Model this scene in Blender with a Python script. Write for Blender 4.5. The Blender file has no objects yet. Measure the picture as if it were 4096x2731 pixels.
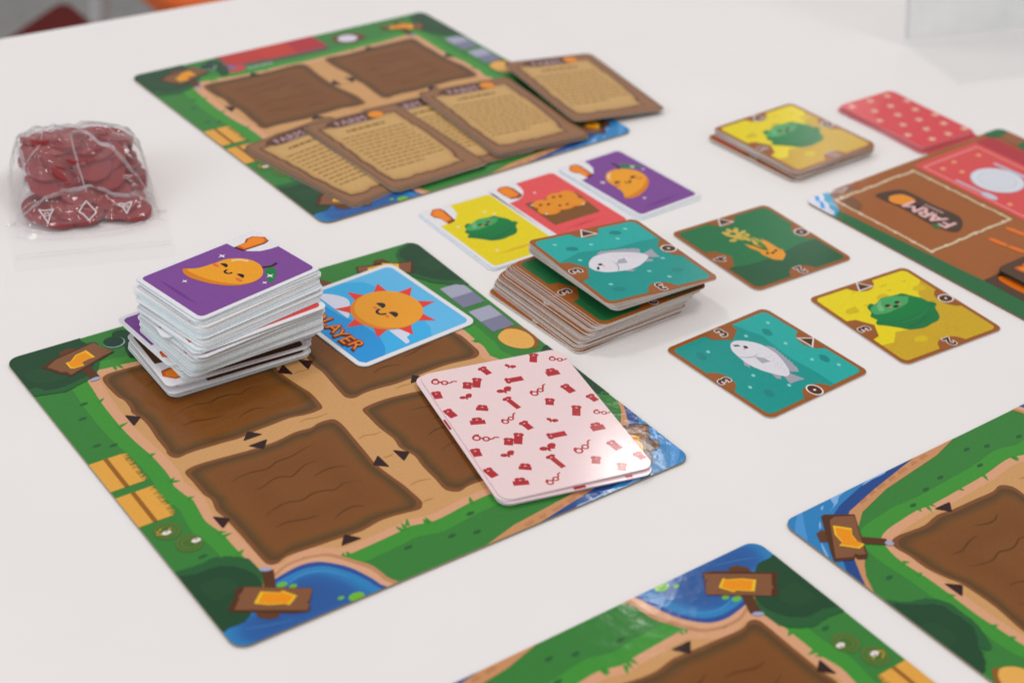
import bpy, bmesh, math, random
from mathutils import Vector, Matrix
random.seed(7)
R = random.Random(11)
SC = bpy.context.scene
COL = SC.collection
CM = 0.01

# ------------------------------------------------------------------ camera
def setup_camera():
    cd = bpy.data.cameras.new('camera'); co = bpy.data.objects.new('camera', cd)
    COL.objects.link(co)
    p, r = 0.571288617, 0.073953638
    fw = Vector((0, math.cos(p), -math.sin(p)))
    rt = Vector((1, 0, 0)); up = Vector((0, math.sin(p), math.cos(p)))
    X = math.cos(r)*rt + math.sin(r)*up
    Y = -math.sin(r)*rt + math.cos(r)*up
    M = Matrix((X, Y, -fw)).transposed().to_4x4()
    M.translation = Vector((0, 0, 37.8365564*CM))
    co.matrix_world = M
    cd.sensor_width = 36; cd.sensor_fit = 'HORIZONTAL'; cd.lens = 56.7191
    cd.clip_start = 0.02; cd.clip_end = 60
    cd.dof.use_dof = True; cd.dof.focus_distance = 0.665; cd.dof.aperture_fstop = 7.6
    cd.dof.aperture_blades = 7
    SC.camera = co
setup_camera()

# ------------------------------------------------------------------ light
W = bpy.data.worlds.new('World'); SC.world = W; W.use_nodes = True
bg = W.node_tree.nodes['Background']; bg.inputs[0].default_value = (0.97, 0.97, 0.98, 1); bg.inputs[1].default_value = 0.578
def area(name, loc, target, size, power, col=(1, .96, .92)):
    l = bpy.data.lights.new(name, 'AREA'); l.shape = 'DISK'; l.size = size; l.energy = power; l.color = col
    o = bpy.data.objects.new(name, l); COL.objects.link(o); o.location = loc
    d = Vector(target) - Vector(loc); o.rotation_euler = d.to_track_quat('-Z', 'Y').to_euler()
    return o
area('ceiling_lamp', (-0.75, 1.35, 2.0), (0, .65, 0), 0.35, 7)
area('ceiling_lamp', (0.85, 0.75, 2.0), (0, .65, 0), 0.45, 8)
area('ceiling_lamp', (0.305, 3.13, 2.0), (0, .65, 0), 0.15, 1.4)
area('ceiling_lamp', (0.345, 2.77, 2.0), (0, .65, 0), 0.10, 0.55)
area('ceiling_lamp', (1.02, 5.05, 2.0), (0, .65, 0), 0.16, 1.3)
area('window', (-1.7, -0.75, 1.15), (0, .65, 0), 1.3, 13, (.80, .91, 1.0))
SC.view_settings.view_transform = 'Standard'; SC.view_settings.look = 'None'
SC.view_settings.exposure = 0.0; SC.view_settings.gamma = 1.0
SC.cycles.max_bounces = 10; SC.cycles.transparent_max_bounces = 16
SC.cycles.use_denoising = True

# ------------------------------------------------------------------ colour + materials
def lin(c):
    c /= 255.0
    return c/12.92 if c <= 0.04045 else ((c+0.055)/1.055)**2.4
GAIN = 1.0
def K(*rgb):
    return tuple(min(0.88, max(0.003, lin(v)*1.08-0.013)) for v in rgb) + (1.0,)

def mat_print(name, rough, bump=0.0, scale=60.0, coat=0.0, detail=3.0, spec=0.35, grain=0.05):
    m = bpy.data.materials.new(name); m.use_nodes = True
    nt = m.node_tree; b = nt.nodes['Principled BSDF']
    a = nt.nodes.new('ShaderNodeAttribute'); a.attribute_name = 'print'
    tc = nt.nodes.new('ShaderNodeTexCoord')
    gn = nt.nodes.new('ShaderNodeTexNoise'); gn.inputs['Scale'].default_value = 900; gn.inputs['Detail'].default_value = 2
    nt.links.new(tc.outputs['Object'], gn.inputs['Vector'])
    mr = nt.nodes.new('ShaderNodeMapRange'); mr.inputs[1].default_value = .25; mr.inputs[2].default_value = .75
    mr.inputs[3].default_value = 1-grain; mr.inputs[4].default_value = 1+grain
    nt.links.new(gn.outputs[0], mr.inputs[0])
    mx = nt.nodes.new('ShaderNodeMix'); mx.data_type = 'RGBA'; mx.blend_type = 'MULTIPLY'; mx.inputs[0].default_value = 1
    nt.links.new(a.outputs['Color'], mx.inputs[6]); nt.links.new(mr.outputs[0], mx.inputs[7])
    nt.links.new(mx.outputs[2], b.inputs['Base Color'])
    b.inputs['Roughness'].default_value = rough
    b.inputs['Specular IOR Level'].default_value = spec
    if coat:
        b.inputs['Coat Weight'].default_value = coat; b.inputs['Coat Roughness'].default_value = 0.12
    if bump:
        n = nt.nodes.new('ShaderNodeTexNoise'); n.inputs['Scale'].default_value = scale; n.inputs['Detail'].default_value = detail
        nt.links.new(tc.outputs['Object'], n.inputs['Vector'])
        bp = nt.nodes.new('ShaderNodeBump'); bp.inputs['Strength'].default_value = bump; bp.inputs['Distance'].default_value = 0.001
        nt.links.new(n.outputs[0], bp.inputs['Height']); nt.links.new(bp.outputs[0], b.inputs['Normal'])
        if coat: nt.links.new(bp.outputs[0], b.inputs['Coat Normal'])
    return m
M_BOARD = mat_print('laminated_board_print', 0.10, bump=0.085, scale=170, detail=2, spec=0.22)
M_CARD = mat_print('card_print', 0.20, bump=0.04, scale=500, spec=0.14)
M_GLOSS = mat_print('glossy_card_print', 0.12, bump=0.02, scale=60, spec=0.35, grain=.02)
M_STOCK = mat_print('card_stock_edge', 0.6, spec=0.2, grain=0.10)

def mat_simple(name, col, rough=.5, spec=.4, noise=0.0, scale=40, bump=0.0, metal=0.0):
    m = bpy.data.materials.new(name); m.use_nodes = True
    nt = m.node_tree; b = nt.nodes['Principled BSDF']
    b.inputs['Roughness'].default_value = rough; b.inputs['Specular IOR Level'].default_value = spec
    b.inputs['Metallic'].default_value = metal
    tc = nt.nodes.new('ShaderNodeTexCoord'); n = nt.nodes.new('ShaderNodeTexNoise')
    n.inputs['Scale'].default_value = scale; n.inputs['Detail'].default_value = 5
    nt.links.new(tc.outputs['Object'], n.inputs['Vector'])
    mr = nt.nodes.new('ShaderNodeMapRange'); mr.inputs[1].default_value = .3; mr.inputs[2].default_value = .7
    mr.inputs[3].default_value = 1-noise; mr.inputs[4].default_value = 1+noise
    nt.links.new(n.outputs[0], mr.inputs[0])
    mx = nt.nodes.new('ShaderNodeMix'); mx.data_type = 'RGBA'; mx.blend_type = 'MULTIPLY'; mx.inputs[0].default_value = 1
    mx.inputs[6].default_value = col
    nt.links.new(mr.outputs[0], mx.inputs[7]); nt.links.new(mx.outputs[2], b.inputs['Base Color'])
    if bump:
        bp = nt.nodes.new('ShaderNodeBump'); bp.inputs['Strength'].default_value = bump; bp.inputs['Distance'].default_value = 0.002
        nt.links.new(n.outputs[0], bp.inputs['Height']); nt.links.new(bp.outputs[0], b.inputs['Normal'])
    return m

# ------------------------------------------------------------------ object helpers
def tag(o, label=None, cat=None, group=None, kind=None):
    if label: o['label'] = label
    if cat: o['category'] = cat
    if group: o['group'] = group
    if kind: o['kind'] = kind
    return o
def link(name, me, parent=None, loc=None, rz=0.0, rot=None):
    o = bpy.data.objects.new(name, me); COL.objects.link(o)
    if parent: o.parent = parent
    if loc is not None: o.location = loc
    o.rotation_euler = rot if rot else (0, 0, rz)
    return o
def copy_tree(o, parent=None):
    c = o.copy(); COL.objects.link(c)
    if parent: c.parent = parent
    for ch in list(o.children):
        copy_tree(ch, c)
    return c
def empty(name, loc=(0, 0, 0), rz=0.0):
    o = bpy.data.objects.new(name, None); COL.objects.link(o); o.location = loc; o.rotation_euler = (0, 0, rz)
    o.empty_display_size = .02
    return o

# ------------------------------------------------------------------ flat print builder
LZ = 0.0016      # cm between print layers
def spline(pts, n=6, closed=True):
    out = []; N = len(pts)
    rng = range(N) if closed else range(N-1)
    for i in rng:
        if closed: p0, p1, p2, p3 = pts[i-1], pts[i], pts[(i+1) % N], pts[(i+2) % N]
        else: p0, p1, p2, p3 = pts[max(i-1, 0)], pts[i], pts[i+1], pts[min(i+2, N-1)]
        for k in range(n):
            t = k/n
            out.append(tuple(0.5*((2*p1[j]) + (-p0[j]+p2[j])*t + (2*p0[j]-5*p1[j]+4*p2[j]-p3[j])*t*t + (-p0[j]+3*p1[j]-3*p2[j]+p3[j])*t**3) for j in (0, 1)))
    if not closed: out.append(tuple(pts[-1]))
    return out
def rrect(x0, y0, x1, y1, r, n=6):
    pts = []
    for cx, cy, a0 in ((x1-r, y1-r, 0), (x0+r, y1-r, 90), (x0+r, y0+r, 180), (x1-r, y0+r, 270)):
        for k in range(n+1):
            a = math.radians(a0 + 90*k/n); pts.append((cx+r*math.cos(a), cy+r*math.sin(a)))
    return pts
def ell(cx, cy, rx, ry=None, rot=0, n=28, a0=0, a1=360):
    ry = ry or rx; c, s = math.cos(rot), math.sin(rot); out = []
    full = abs(a1-a0) >= 360
    for k in range(n if full else n+1):
        a = math.radians(a0+(a1-a0)*k/n); x, y = rx*math.cos(a), ry*math.sin(a)
        out.append((cx+x*c-y*s, cy+x*s+y*c))
    return out
def xf(pts, dx=0, dy=0, rot=0, s=1, sx=1, sy=1):
    c, n = math.cos(rot), math.sin(rot)
    return [(dx+s*(x*sx*c-y*sy*n), dy+s*(x*sx*n+y*sy*c)) for x, y in pts]

class Art:
    """flat printed shapes in a sheet's own frame: x right, y down, cm, origin top-left of a w x h sheet"""
    def __init__(self, w, h, z0=0.0, lvl=0, clip=None):
        self.w, self.h, self.z0 = w, h, z0; self.v = []; self.f = []; self.c = []; self.lvl = lvl; self.clip = clip
    def P(self, x, y, dz=0.0):
        if self.clip is not None:
            q = self.clip
            x = min(max(x, q), self.w-q); y = min(max(y, q), self.h-q)
        return ((x-self.w/2)*CM, (self.h/2-y)*CM, (self.z0+self.lvl*LZ+dz)*CM)
    def up(self, n=1): self.lvl += n; return self
    def _area(self, pts):
        return sum(pts[i-1][0]*pts[i][1]-pts[i][0]*pts[i-1][1] for i in range(len(pts)))
    def poly(self, pts, col):
        if self._area(pts) > 0: pts = list(reversed(pts))     # y down, so flip to face up
        q = []
        for p in pts:
            v = self.P(*p)
            if not q or (Vector(v)-Vector(q[-1])).length > 1e-6: q.append(v)
        if len(q) > 2 and (Vector(q[0])-Vector(q[-1])).length < 1e-6: q.pop()
        if len(q) < 3: return
        b = len(self.v); self.v += q
        self.f.append(list(range(b, b+len(q)))); self.c.append([col]*len(q))
    def rings(self, loops, cols):
        """nested loops with the same count; last one is filled"""
        if self._area(loops[0]) > 0: loops = [list(reversed(l)) for l in loops]
        n = len(loops[0]); base = []
        for l in loops:
            base.append(len(self.v)); self.v += [self.P(*p) for p in l]
        for k in range(len(loops)-1):
            a, b = base[k], base[k+1]
            for i in range(n):
                j = (i+1) % n
                self.f.append([a+i, a+j, b+j, b+i]); self.c.append([cols[k], cols[k], cols[k+1], cols[k+1]])
        self.f.append([base[-1]+i for i in range(n)]); self.c.append([cols[-1]]*n)
    def stroke(self, pts, w, col, taper=True, smooth=True, col2=None):
        if smooth and len(pts) > 2: pts = spline(pts, 5, False)
        n = len(pts); L = []; Rr = []
        for i, p in enumerate(pts):
            a = pts[max(i-1, 0)]; b = pts[min(i+1, n-1)]
            dx, dy = b[0]-a[0], b[1]-a[1]; d = math.hypot(dx, dy) or 1
            t = i/(n-1); ww = w*.5*((max(0.12, math.sin(math.pi*t)**.6)) if taper else 1)
            L.append((p[0]-dy/d*ww, p[1]+dx/d*ww)); Rr.append((p[0]+dy/d*ww, p[1]-dx/d*ww))
        for i in range(n-1):
            self.poly([L[i], L[i+1], Rr[i+1], Rr[i]], col)
    def loop(self, pts, w, col):
        n = len(pts)
        o = []; q = []
        for i in range(n):
            a, p, b = pts[i-1], pts[i], pts[(i+1) % n]
            d1 = Vector((p[0]-a[0], p[1]-a[1])); d2 = Vector((b[0]-p[0], b[1]-p[1]))
            if d1.length < 1e-9 or d2.length < 1e-9: continue
            d1.normalize(); d2.normalize()
            n1 = Vector((-d1.y, d1.x)); n2 = Vector((-d2.y, d2.x)); m = n1+n2
            if m.length < 1e-6: m = n1
            m.normalize(); k = w*.5/max(.35, m.dot(n1))
            o.append((p[0]+m.x*k, p[1]+m.y*k)); q.append((p[0]-m.x*k, p[1]-m.y*k))
        for i in range(len(o)):
            j = (i+1) % len(o); self.poly([o[i], o[j], q[j], q[i]], col)
    def text(self, s, x, y, size, rot, col, offset=0.0, sx=1.0, shear=0.0):
        """centred text; rot turns it in the sheet's x-right y-down frame"""
        me = text_mesh(s, offset, shear)
        c, n = math.cos(rot), math.sin(rot)
        vs = []
        for v in me[0]:
            tx, ty = v[0]*size*sx, -v[1]*size
            vs.append((x+tx*c-ty*n, y+tx*n+ty*c))
        for f in me[1]:
            self.poly([vs[i] for i in f], col)
    def mesh(self, name, mat):
        me = bpy.data.meshes.new(name); me.from_pydata(self.v, [], self.f)
        at = me.color_attributes.new('print', 'FLOAT_COLOR', 'CORNER')
        flat = [x for cs in self.c for c in cs for x in c]
        at.data.foreach_set('color', flat)
        me.materials.append(mat); me.update()
        return me
    def obj(self, name, mat, parent):
        return link(name, self.mesh(name, mat), parent)
_txt = {}
def text_mesh(s, offset, shear):
    k = (s, offset, shear)
    if k in _txt: return _txt[k]
    cu = bpy.data.curves.new('lettering', 'FONT'); cu.body = s; cu.size = 1; cu.offset = offset; cu.shear = shear
    cu.align_x = 'CENTER'; cu.align_y = 'CENTER'; cu.resolution_u = 3; cu.fill_mode = 'FRONT'
    o = bpy.data.objects.new('lettering', cu); COL.objects.link(o)
    dg = bpy.context.evaluated_depsgraph_get(); me = o.evaluated_get(dg).to_mesh()
    vs = [(v.co.x, v.co.y) for v in me.vertices]; fs = [list(p.vertices) for p in me.polygons]
    ys = [v[1] for v in vs]; xs = [v[0] for v in vs]
    cy = (min(ys)+max(ys))/2; cx = (min(xs)+max(xs))/2
    vs = [(a-cx, b-cy) for a, b in vs]
    o.evaluated_get(dg).to_mesh_clear(); bpy.data.objects.remove(o); bpy.data.curves.remove(cu)
    _txt[k] = (vs, fs); return _txt[k]

def sheet_mesh(name, w, h, t, r, face, edge, mat, n=6, back=None, bend=None):
    """a card: rounded slab with its own thickness; bottom at z=0, top at z=t"""
    pts = rrect(-w/2, -h/2, w/2, h/2, r, n); N = len(pts); e = min(0.010, t*.25)
    v = []
    for z, s in ((0, e), (e, 0), (t-e, 0), (t, e)):
        for x, y in pts:
            k = 1-s/max(w, h)*2
            v.append((x*k*CM, y*k*CM, z*CM))
    f = []; c = []
    f.append(list(reversed(range(N)))); c.append([back or face]*N)
    for k in range(3):
        for i in range(N):
            j = (i+1) % N
            f.append([k*N+i, k*N+j, (k+1)*N+j, (k+1)*N+i]); c.append([edge]*4)
    f.append([3*N+i for i in range(N)]); c.append([face]*N)
    me = bpy.data.meshes.new(name); me.from_pydata(v, [], f)
    at = me.color_attributes.new('print', 'FLOAT_COLOR', 'CORNER')
    at.data.foreach_set('color', [x for cs in c for q in cs for x in q])
    me.materials.append(mat); me.update()
    return me
def add_art_to(me, art):
    """merge print polygons into a sheet mesh (for cards whose face is mostly hidden in a stack)"""
    v = [tuple(a.co) for a in me.vertices]; f = [list(p.vertices) for p in me.polygons]
    old = [tuple(d.color) for d in me.color_attributes['print'].data]
    b = len(v); v += art.v; f += [[i+b for i in q] for q in art.f]
    m2 = bpy.data.meshes.new(me.name); m2.from_pydata(v, [], f)
    at = m2.color_attributes.new('print', 'FLOAT_COLOR', 'CORNER')
    at.data.foreach_set('color', [x for c in old for x in c]+[x for cs in art.c for c in cs for x in c])
    m2.materials.append(me.materials[0]); m2.update(); return m2
def place(o, x, y, deg, z, tilt=None):
    """x,y world cm of the sheet's centre, deg = direction of its printed left-to-right axis"""
    o.location = (x*CM, y*CM, z*CM); o.rotation_euler = (0, 0, math.radians(deg))
    if tilt:   # (angle about sheet x axis, angle about sheet y axis)
        q = Matrix.Rotation(math.radians(deg), 4, 'Z') @ Matrix.Rotation(math.radians(tilt[0]), 4, 'X') @ Matrix.Rotation(math.radians(tilt[1]), 4, 'Y')
        o.rotation_euler = q.to_euler()
    return o

# ------------------------------------------------------------------ farm board
GR = K(62, 126, 60); GRL = K(68, 144, 58); GRD = K(50, 96, 58); BUSH = K(44, 76, 52); BUSH2 = K(47, 80, 54)
SAND = K(214, 158, 122); TAN = K(202, 152, 100); TRI = K(58, 40, 40)
RIM = K(126, 80, 50); DRK = K(96, 70, 44); MID = K(126, 80, 44); MID2 = K(122, 76, 42); CRK = K(94, 60, 28)
WOOD = K(132, 87, 60); WOODD = K(86, 54, 38); WOODH = K(150, 104, 70); ORA = K(234, 144, 32); ORY = K(240, 186, 44); STONE = K(160, 164, 196)
BL1 = K(54, 128, 184); BL2 = K(52, 98, 160); BLN = K(54, 82, 150); BLD = K(46, 76, 136); FOAM = K(128, 172, 222)
HAY = K(224, 162, 72); HAYD = K(150, 96, 44)
SCRIBE = 0.5
class BArt(Art):
    """board art: kept inside the sheet's rounded outline"""
    def P(self, x, y, dz=0.0):
        q = 0.005; r = 0.55; w, h = self.w, self.h
        x = min(max(x, q), w-q); y = min(max(y, q), h-q)
        for cx, cy, sx, sy in ((r, r, -1, -1), (w-r, r, 1, -1), (r, h-r, -1, 1), (w-r, h-r, 1, 1)):
            if (x-cx)*sx > 0 and (y-cy)*sy > 0:
                d = math.hypot(x-cx, y-cy)
                if d > r-q: x = cx+(x-cx)*(r-q)/d; y = cy+(y-cy)*(r-q)/d
        return ((x-w/2)*CM, (h/2-y)*CM, (self.z0+self.lvl*LZ+dz)*CM)
    def poly(self, pts, col):
        if any(x < .6 or y < .6 or x > self.w-.6 or y > self.h-.6 for x, y in pts): pts = dense(list(pts), .12)
        Art.poly(self, pts, col)
    def rings(self, loops, cols):
        q = []
        for l in loops:
            o = []
            for i in range(len(l)):
                a, b = l[i], l[(i+1) % len(l)]
                o += [(a[0]+(b[0]-a[0])*k/4, a[1]+(b[1]-a[1])*k/4) for k in range(4)]
            q.append(o)
        Art.rings(self, q, cols)
def dense(pts, step=0.25):
    out = []
    for i in range(len(pts)):
        a, b = pts[i], pts[(i+1) % len(pts)]; d = math.hypot(b[0]-a[0], b[1]-a[1]); n = max(1, int(d/step))
        for k in range(n): out.append((a[0]+(b[0]-a[0])*k/n, a[1]+(b[1]-a[1])*k/n))
    return out
def tuft(a, x, y, tx, ty, w, col):
    """a blade: base centre x,y, tip tx,ty"""
    dx, dy = tx-x, ty-y; d = math.hypot(dx, dy); nx, ny = -dy/d*w/2, dx/d*w/2
    a.poly([(x+nx, y+ny), (x+dx*.55+nx*.7, y+dy*.55+ny*.7), (tx, ty), (x+dx*.45-nx*.9, y+dy*.45-ny*.9), (x-nx, y-ny)], col)

F_TL = [(4.47,3.09),(3.86,3.05),(3.36,3.02),(2.99,3.08),(2.8,3.28),(2.74,3.75),(2.78,4.68),(2.91,5.11),(2.88,5.7),(2.8,6.04),(2.95,6.58),(2.96,7.26),(2.88,8.09),(2.86,8.9),(2.8,9.1),(2.84,9.42),(3.04,9.6),(3.41,9.56),(3.81,9.55),(4.38,9.59),(4.96,9.63),(5.64,9.69),(6.23,9.6),(7.11,9.56),(7.94,9.52),(8.54,9.65),(9.15,9.66),(9.43,9.47),(9.5,8.47),(9.4,7.92),(9.2,6.8),(9.2,5.6),(9.25,4.7),(9.35,3.8),(9.3,3.4),(9.1,3.2),(8.6,3.12),(7.6,3.2),(6.4,3.22),(5.5,3.12)]
F_TR = [(10.8,3.25),(11.2,3.2),(12.3,3.32),(13.87,3.19),(15.9,3.2),(16.8,3.2),(17.05,3.5),(16.98,4.58),(17.03,5.23),(16.99,6.5),(17.15,7.65),(17.25,8.05),(17.22,8.91),(17.2,9.35),(17.05,9.62),(16.8,9.75),(16.4,9.72),(15.57,9.59),(14.67,9.58),(13.8,9.63),(12.83,9.67),(12.02,9.58),(11.33,9.57),(10.85,9.66),(10.56,9.45),(10.55,9.0),(10.61,8.13),(10.67,7.35),(10.6,6.69),(10.7,5.7),(10.58,4.6),(10.6,3.6)]
F_BL = [(2.83,10.58),(3.14,10.39),(3.74,10.37),(4.67,10.47),(5.47,10.56),(6.63,10.6),(7.64,10.45),(8.29,10.52),(8.74,10.39),(9.29,10.44),(9.45,10.72),(9.46,11.24),(9.39,11.97),(9.3,13.07),(9.23,13.86),(9.35,14.92),(9.44,15.52),(9.48,16.58),(9.36,16.87),(9.14,17.02),(8.53,16.92),(8.02,16.84),(7.47,16.83),(6.69,16.96),(5.75,16.89),(4.81,16.83),(3.91,16.76),(3.55,16.8),(3.21,16.92),(2.92,16.77),(2.87,16.26),(2.88,15.21),(2.87,14.52),(2.85,13.76),(2.78,13.17),(2.92,12.53),(2.82,12.07),(2.83,11.21)]
F_BR = [(10.65,10.6),(10.89,10.42),(11.82,10.36),(12.88,10.5),(13.61,10.62),(14.6,10.5),(15.8,10.45),(16.7,10.4),(17.05,10.6),(17.06,11.3),(16.9,12.41),(16.92,13.51),(16.98,14.0),(17.17,14.45),(17.37,15.23),(17.36,15.96),(17.45,16.6),(17.3,16.93),(16.91,17.04),(16.35,16.99),(15.49,16.9),(14.61,17.05),(13.82,16.94),(12.58,16.88),(11.58,16.81),(11.03,16.92),(10.7,16.7),(10.6,16.4),(10.65,15.85),(10.68,14.9),(10.78,14.16),(10.58,13.45),(10.69,12.83),(10.6,11.93),(10.62,11.09)]
SANDP = [(2.29,2.9),(2.76,2.58),(3.3,2.63),(4.02,2.69),(4.9,2.85),(6.17,2.95),(8.37,2.93),(9.39,3.02),(10.77,2.98),(11.99,2.95),(13.56,2.86),(14.9,2.86),(16.24,2.74),(17.3,2.75),(17.5,3.37),(17.45,4.74),(17.4,6.2),(17.5,7.2),(17.61,7.81),(17.57,8.68),(17.58,9.25),(17.42,9.9),(17.6,10.4),(17.68,10.95),(17.72,11.73),(17.79,12.57),(17.75,13.74),(17.76,14.9),(17.84,15.54),(17.84,16.27),(17.67,16.91),(17.45,17.3),(16.9,17.5),(15.96,17.6),(15.06,17.66),(14.06,17.58),(12.47,17.63),(10.87,17.69),(9.97,17.81),(9.15,17.86),(8.36,17.65),(7.69,17.72),(6.17,17.8),(5.4,17.8),(5.0,17.55),(4.2,17.1),(3.4,17.2),(2.9,17.35),(2.6,16.9),(2.46,16.35),(2.41,15.96),(2.38,15.15),(2.38,14.71),(2.33,14.24),(2.21,13.72),(2.19,13.32),(2.35,12.25),(2.27,11.87),(2.13,11.12),(2.22,10.63),(2.27,10.11),(2.25,9.19),(2.23,8.82),(2.1,7.8),(2.04,6.68),(2.05,5.66),(2.08,4.77),(2.18,3.73)]
def make_board(z):
    T = 0.09
    root = link('farm_board', sheet_mesh('farm_board', 20, 20, T, .55, GR, K(150, 136, 116), M_BOARD))
    def A(l): return BArt(20, 20, T, l)
    # grass shading strips and specks
    a = A(1)
    cx = cy = 10.1
    big = spline(SANDP, 2)
    a.poly([(cx+(x-cx)*1.085, cy+(y-cy)*1.085) for x, y in big], GRL); a.up()
    for x, y in ((1.0,5.4),(.75,7.3),(1.3,7.6),(1.45,4.5),(7.6,18.6),(9.3,18.9),(10.6,18.2),(12.6,18.55),(13.7,18.35),(14.9,17.95),(10.2,19.2),(18.6,12.9),(18.9,15.6),(18.3,6.8),(7.2,1.2),(14.6,1.6),(1.2,15.2)):
        a.poly(spline([(x-.18, y+.03), (x, y-.09), (x+.2, y-.02), (x+.05, y+.1)], 3), GRD)
    a.obj('grass_print', M_BOARD, root)
    a = A(3); a.poly(big, SAND)
    a.up(); inner = spline([(cx+(x-cx)*.945, cy+(y-cy)*.95) for x, y in SANDP], 2); a.poly(inner, TAN)
    a.up()
    for s in ([(8.07,9.98),(8.43,9.92),(8.84,10.03),(9.44,10.02)], [(9.51,12.13),(9.83,12.05),(10.18,12.17),(10.56,12.18)], [(9.68,13.65),(9.93,13.68),(10.17,13.64)], [(9.63,15.63),(10.03,15.58),(10.54,15.7)], [(9.48,16.74),(9.7,16.71),(9.98,16.76)], [(9.6,6.9),(9.9,6.85),(10.4,6.95)], [(12.6,9.98),(13.0,9.92),(13.4,10.0)]):
        a.stroke(s, .07, K(176, 124, 66))
    a.obj('sand_path_print', M_BOARD, root)
    a = A(6)
    for bx, by, tx, ty in ((8.25,17.6,8.46,17.2),(7.95,17.7,7.86,17.38),(8.1,17.75,8.15,17.3),(8.93,17.85,8.95,17.54),(2.3,14.6,2.7,14.6),(2.25,14.3,2.55,14.45),(2.35,15.75,2.62,15.61),(5.35,17.88,5.5,17.6),(5.6,17.85,5.62,17.62),(2.2,12.0,2.5,12.03),(3.6,2.6,3.53,3.0),(3.75,2.6,3.85,3.05),(2.0,4.7,2.32,4.52),(1.95,6.65,2.44,6.5),(2.15,8.92,2.46,8.88),(2.1,10.75,2.4,10.62),(2.15,10.8,2.5,10.92),(11.01,17.75,11.15,17.35),(9.05,17.85,9.06,17.5),(12.57,17.7,12.45,17.46),(14.48,17.7,14.62,17.26),(14.35,17.68,14.2,17.4),(14.91,17.72,14.94,17.5),(17.85,15.9,17.6,15.76),(17.95,15.15,17.66,15.11),(17.85,13.78,17.6,13.6),(17.8,11.85,17.55,11.75),(17.75,11.1,17.5,11.0),(17.65,8.85,17.35,8.55),(17.7,8.6,17.4,8.7),(17.6,10.05,17.38,9.9),(6.9,2.9,7.0,3.2),(12.9,2.85,12.8,3.15)):
        tuft(a, bx, by, tx, ty, .17, GRL)
    a.obj('grass_tuft_print', M_BOARD, root)['kind'] = 'stuff'
    # ploughed fields
    cr = [[(4.01,12.01),(4.49,11.85),(4.98,11.85),(5.58,11.95),(6.08,11.76),(6.76,11.74),(7.36,11.58),(7.86,11.53)],[(4.51,12.82),(4.83,12.85),(5.44,12.64),(5.83,12.67),(6.13,12.84),(6.55,12.64),(7.01,12.46),(7.48,12.53)],[(6.83,13.29),(7.32,13.16),(7.77,13.18),(8.19,13.35)],[(4.11,14.43),(4.56,14.23),(5.16,14.12),(5.76,14.28),(6.22,14.16),(6.65,14.2),(7.11,14.37),(7.6,14.22),(8.26,14.41)],[(4.13,15.18),(4.65,15.11),(5.31,15.31),(5.87,15.36)],[(6.2,15.84),(6.7,15.63),(7.17,15.6),(7.56,15.8)]]
    fx = {0: (6.1, 6.35), 1: (13.85, 6.45), 2: (6.15, 13.68), 3: (13.95, 13.7)}
    for k, F in enumerate((F_TL, F_TR, F_BL, F_BR)):
        c0 = fx[k]; pts = spline(F, 3); a = A(6)
        def sc(s): return [(c0[0]+(x-c0[0])*s, c0[1]+(y-c0[1])*s) for x, y in pts]
        a.rings([sc(1), sc(.957), sc(.94), sc(.905), sc(.86), sc(.79), sc(.45), sc(.2)], [RIM, RIM, DRK, DRK, K(110, 76, 44), MID, MID2, MID])
        a.up()
        for s in cr:
            if k in (1, 3): s2 = [((6.15-(x-6.15))+c0[0]-6.15, y+c0[1]-13.68) for x, y in s]
            else: s2 = [(x+c0[0]-6.15, y+c0[1]-13.68) for x, y in s]
            a.stroke(s2, .075, CRK)
        a.obj('field_print', M_BOARD, root)
    # dark triangles between the fields
    for t in (((5.62,9.94),(6.07,9.44),(6.5,9.93)),((5.62,10.3),(6.49,10.29),(6.07,10.81)),((9.59,13.4),(9.59,14.29),(9.08,13.85)),((10.25,13.41),(10.77,13.88),(10.25,14.26)),((6.04,16.78),(6.49,17.32),(5.6,17.3)),((2.5,13.39),(3.02,13.86),(2.51,14.24)),((2.49,6.01),(3.01,6.45),(2.49,6.89)),((14.41,17.36),(13.52,17.32),(13.96,16.83)),((17.49,14.3),(16.95,13.85),(17.48,13.42)),((13.34,9.97),(13.75,9.45),(14.2,9.95)),((9.05,6.48),(9.56,6.05),(9.57,6.93)),((10.26,6.05),(10.78,6.47),(10.26,6.93)),((6.05,2.84),(6.45,3.38),(5.65,3.38)),((13.85,2.9),(14.2,3.4),(13.5,3.4)),((13.5,10.3),(14.35,10.3),(13.95,10.82)),((17.45,6.1),(16.95,6.5),(17.45,6.95))):
        a = A(9); cx3 = sum(p[0] for p in t)/3; cy3 = sum(p[1] for p in t)/3
        q = []
        for i in range(3):
            p = t[i]; m = t[(i+1) % 3]; l = t[i-1]
            q += [(p[0]+(l[0]-p[0])*.12, p[1]+(l[1]-p[1])*.12), (p[0]+(cx3-p[0])*.09, p[1]+(cy3-p[1])*.09), (p[0]+(m[0]-p[0])*.12, p[1]+(m[1]-p[1])*.12)]
        a.poly(q, TRI); a.obj('triangle_print', M_BOARD, root)
    # bushes
    def bush(pts, halo=None, dark=None, seed=1):
        a = A(14)
        r2 = random.Random(seed)
        def ragged(p, amp):
            p = dense(spline(p, 4), .12)
            return [(x+r2.uniform(-amp, amp), y+r2.uniform(-amp, amp)) for x, y in p]
        if halo: a.poly(ragged(halo, .03), GRD)
        a.up(); a.poly(ragged(pts, .035), BUSH)
        if dark: a.up(); a.poly(spline(dark, 4), BUSH2)
        a.obj('bush_print', M_BOARD, root)
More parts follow.
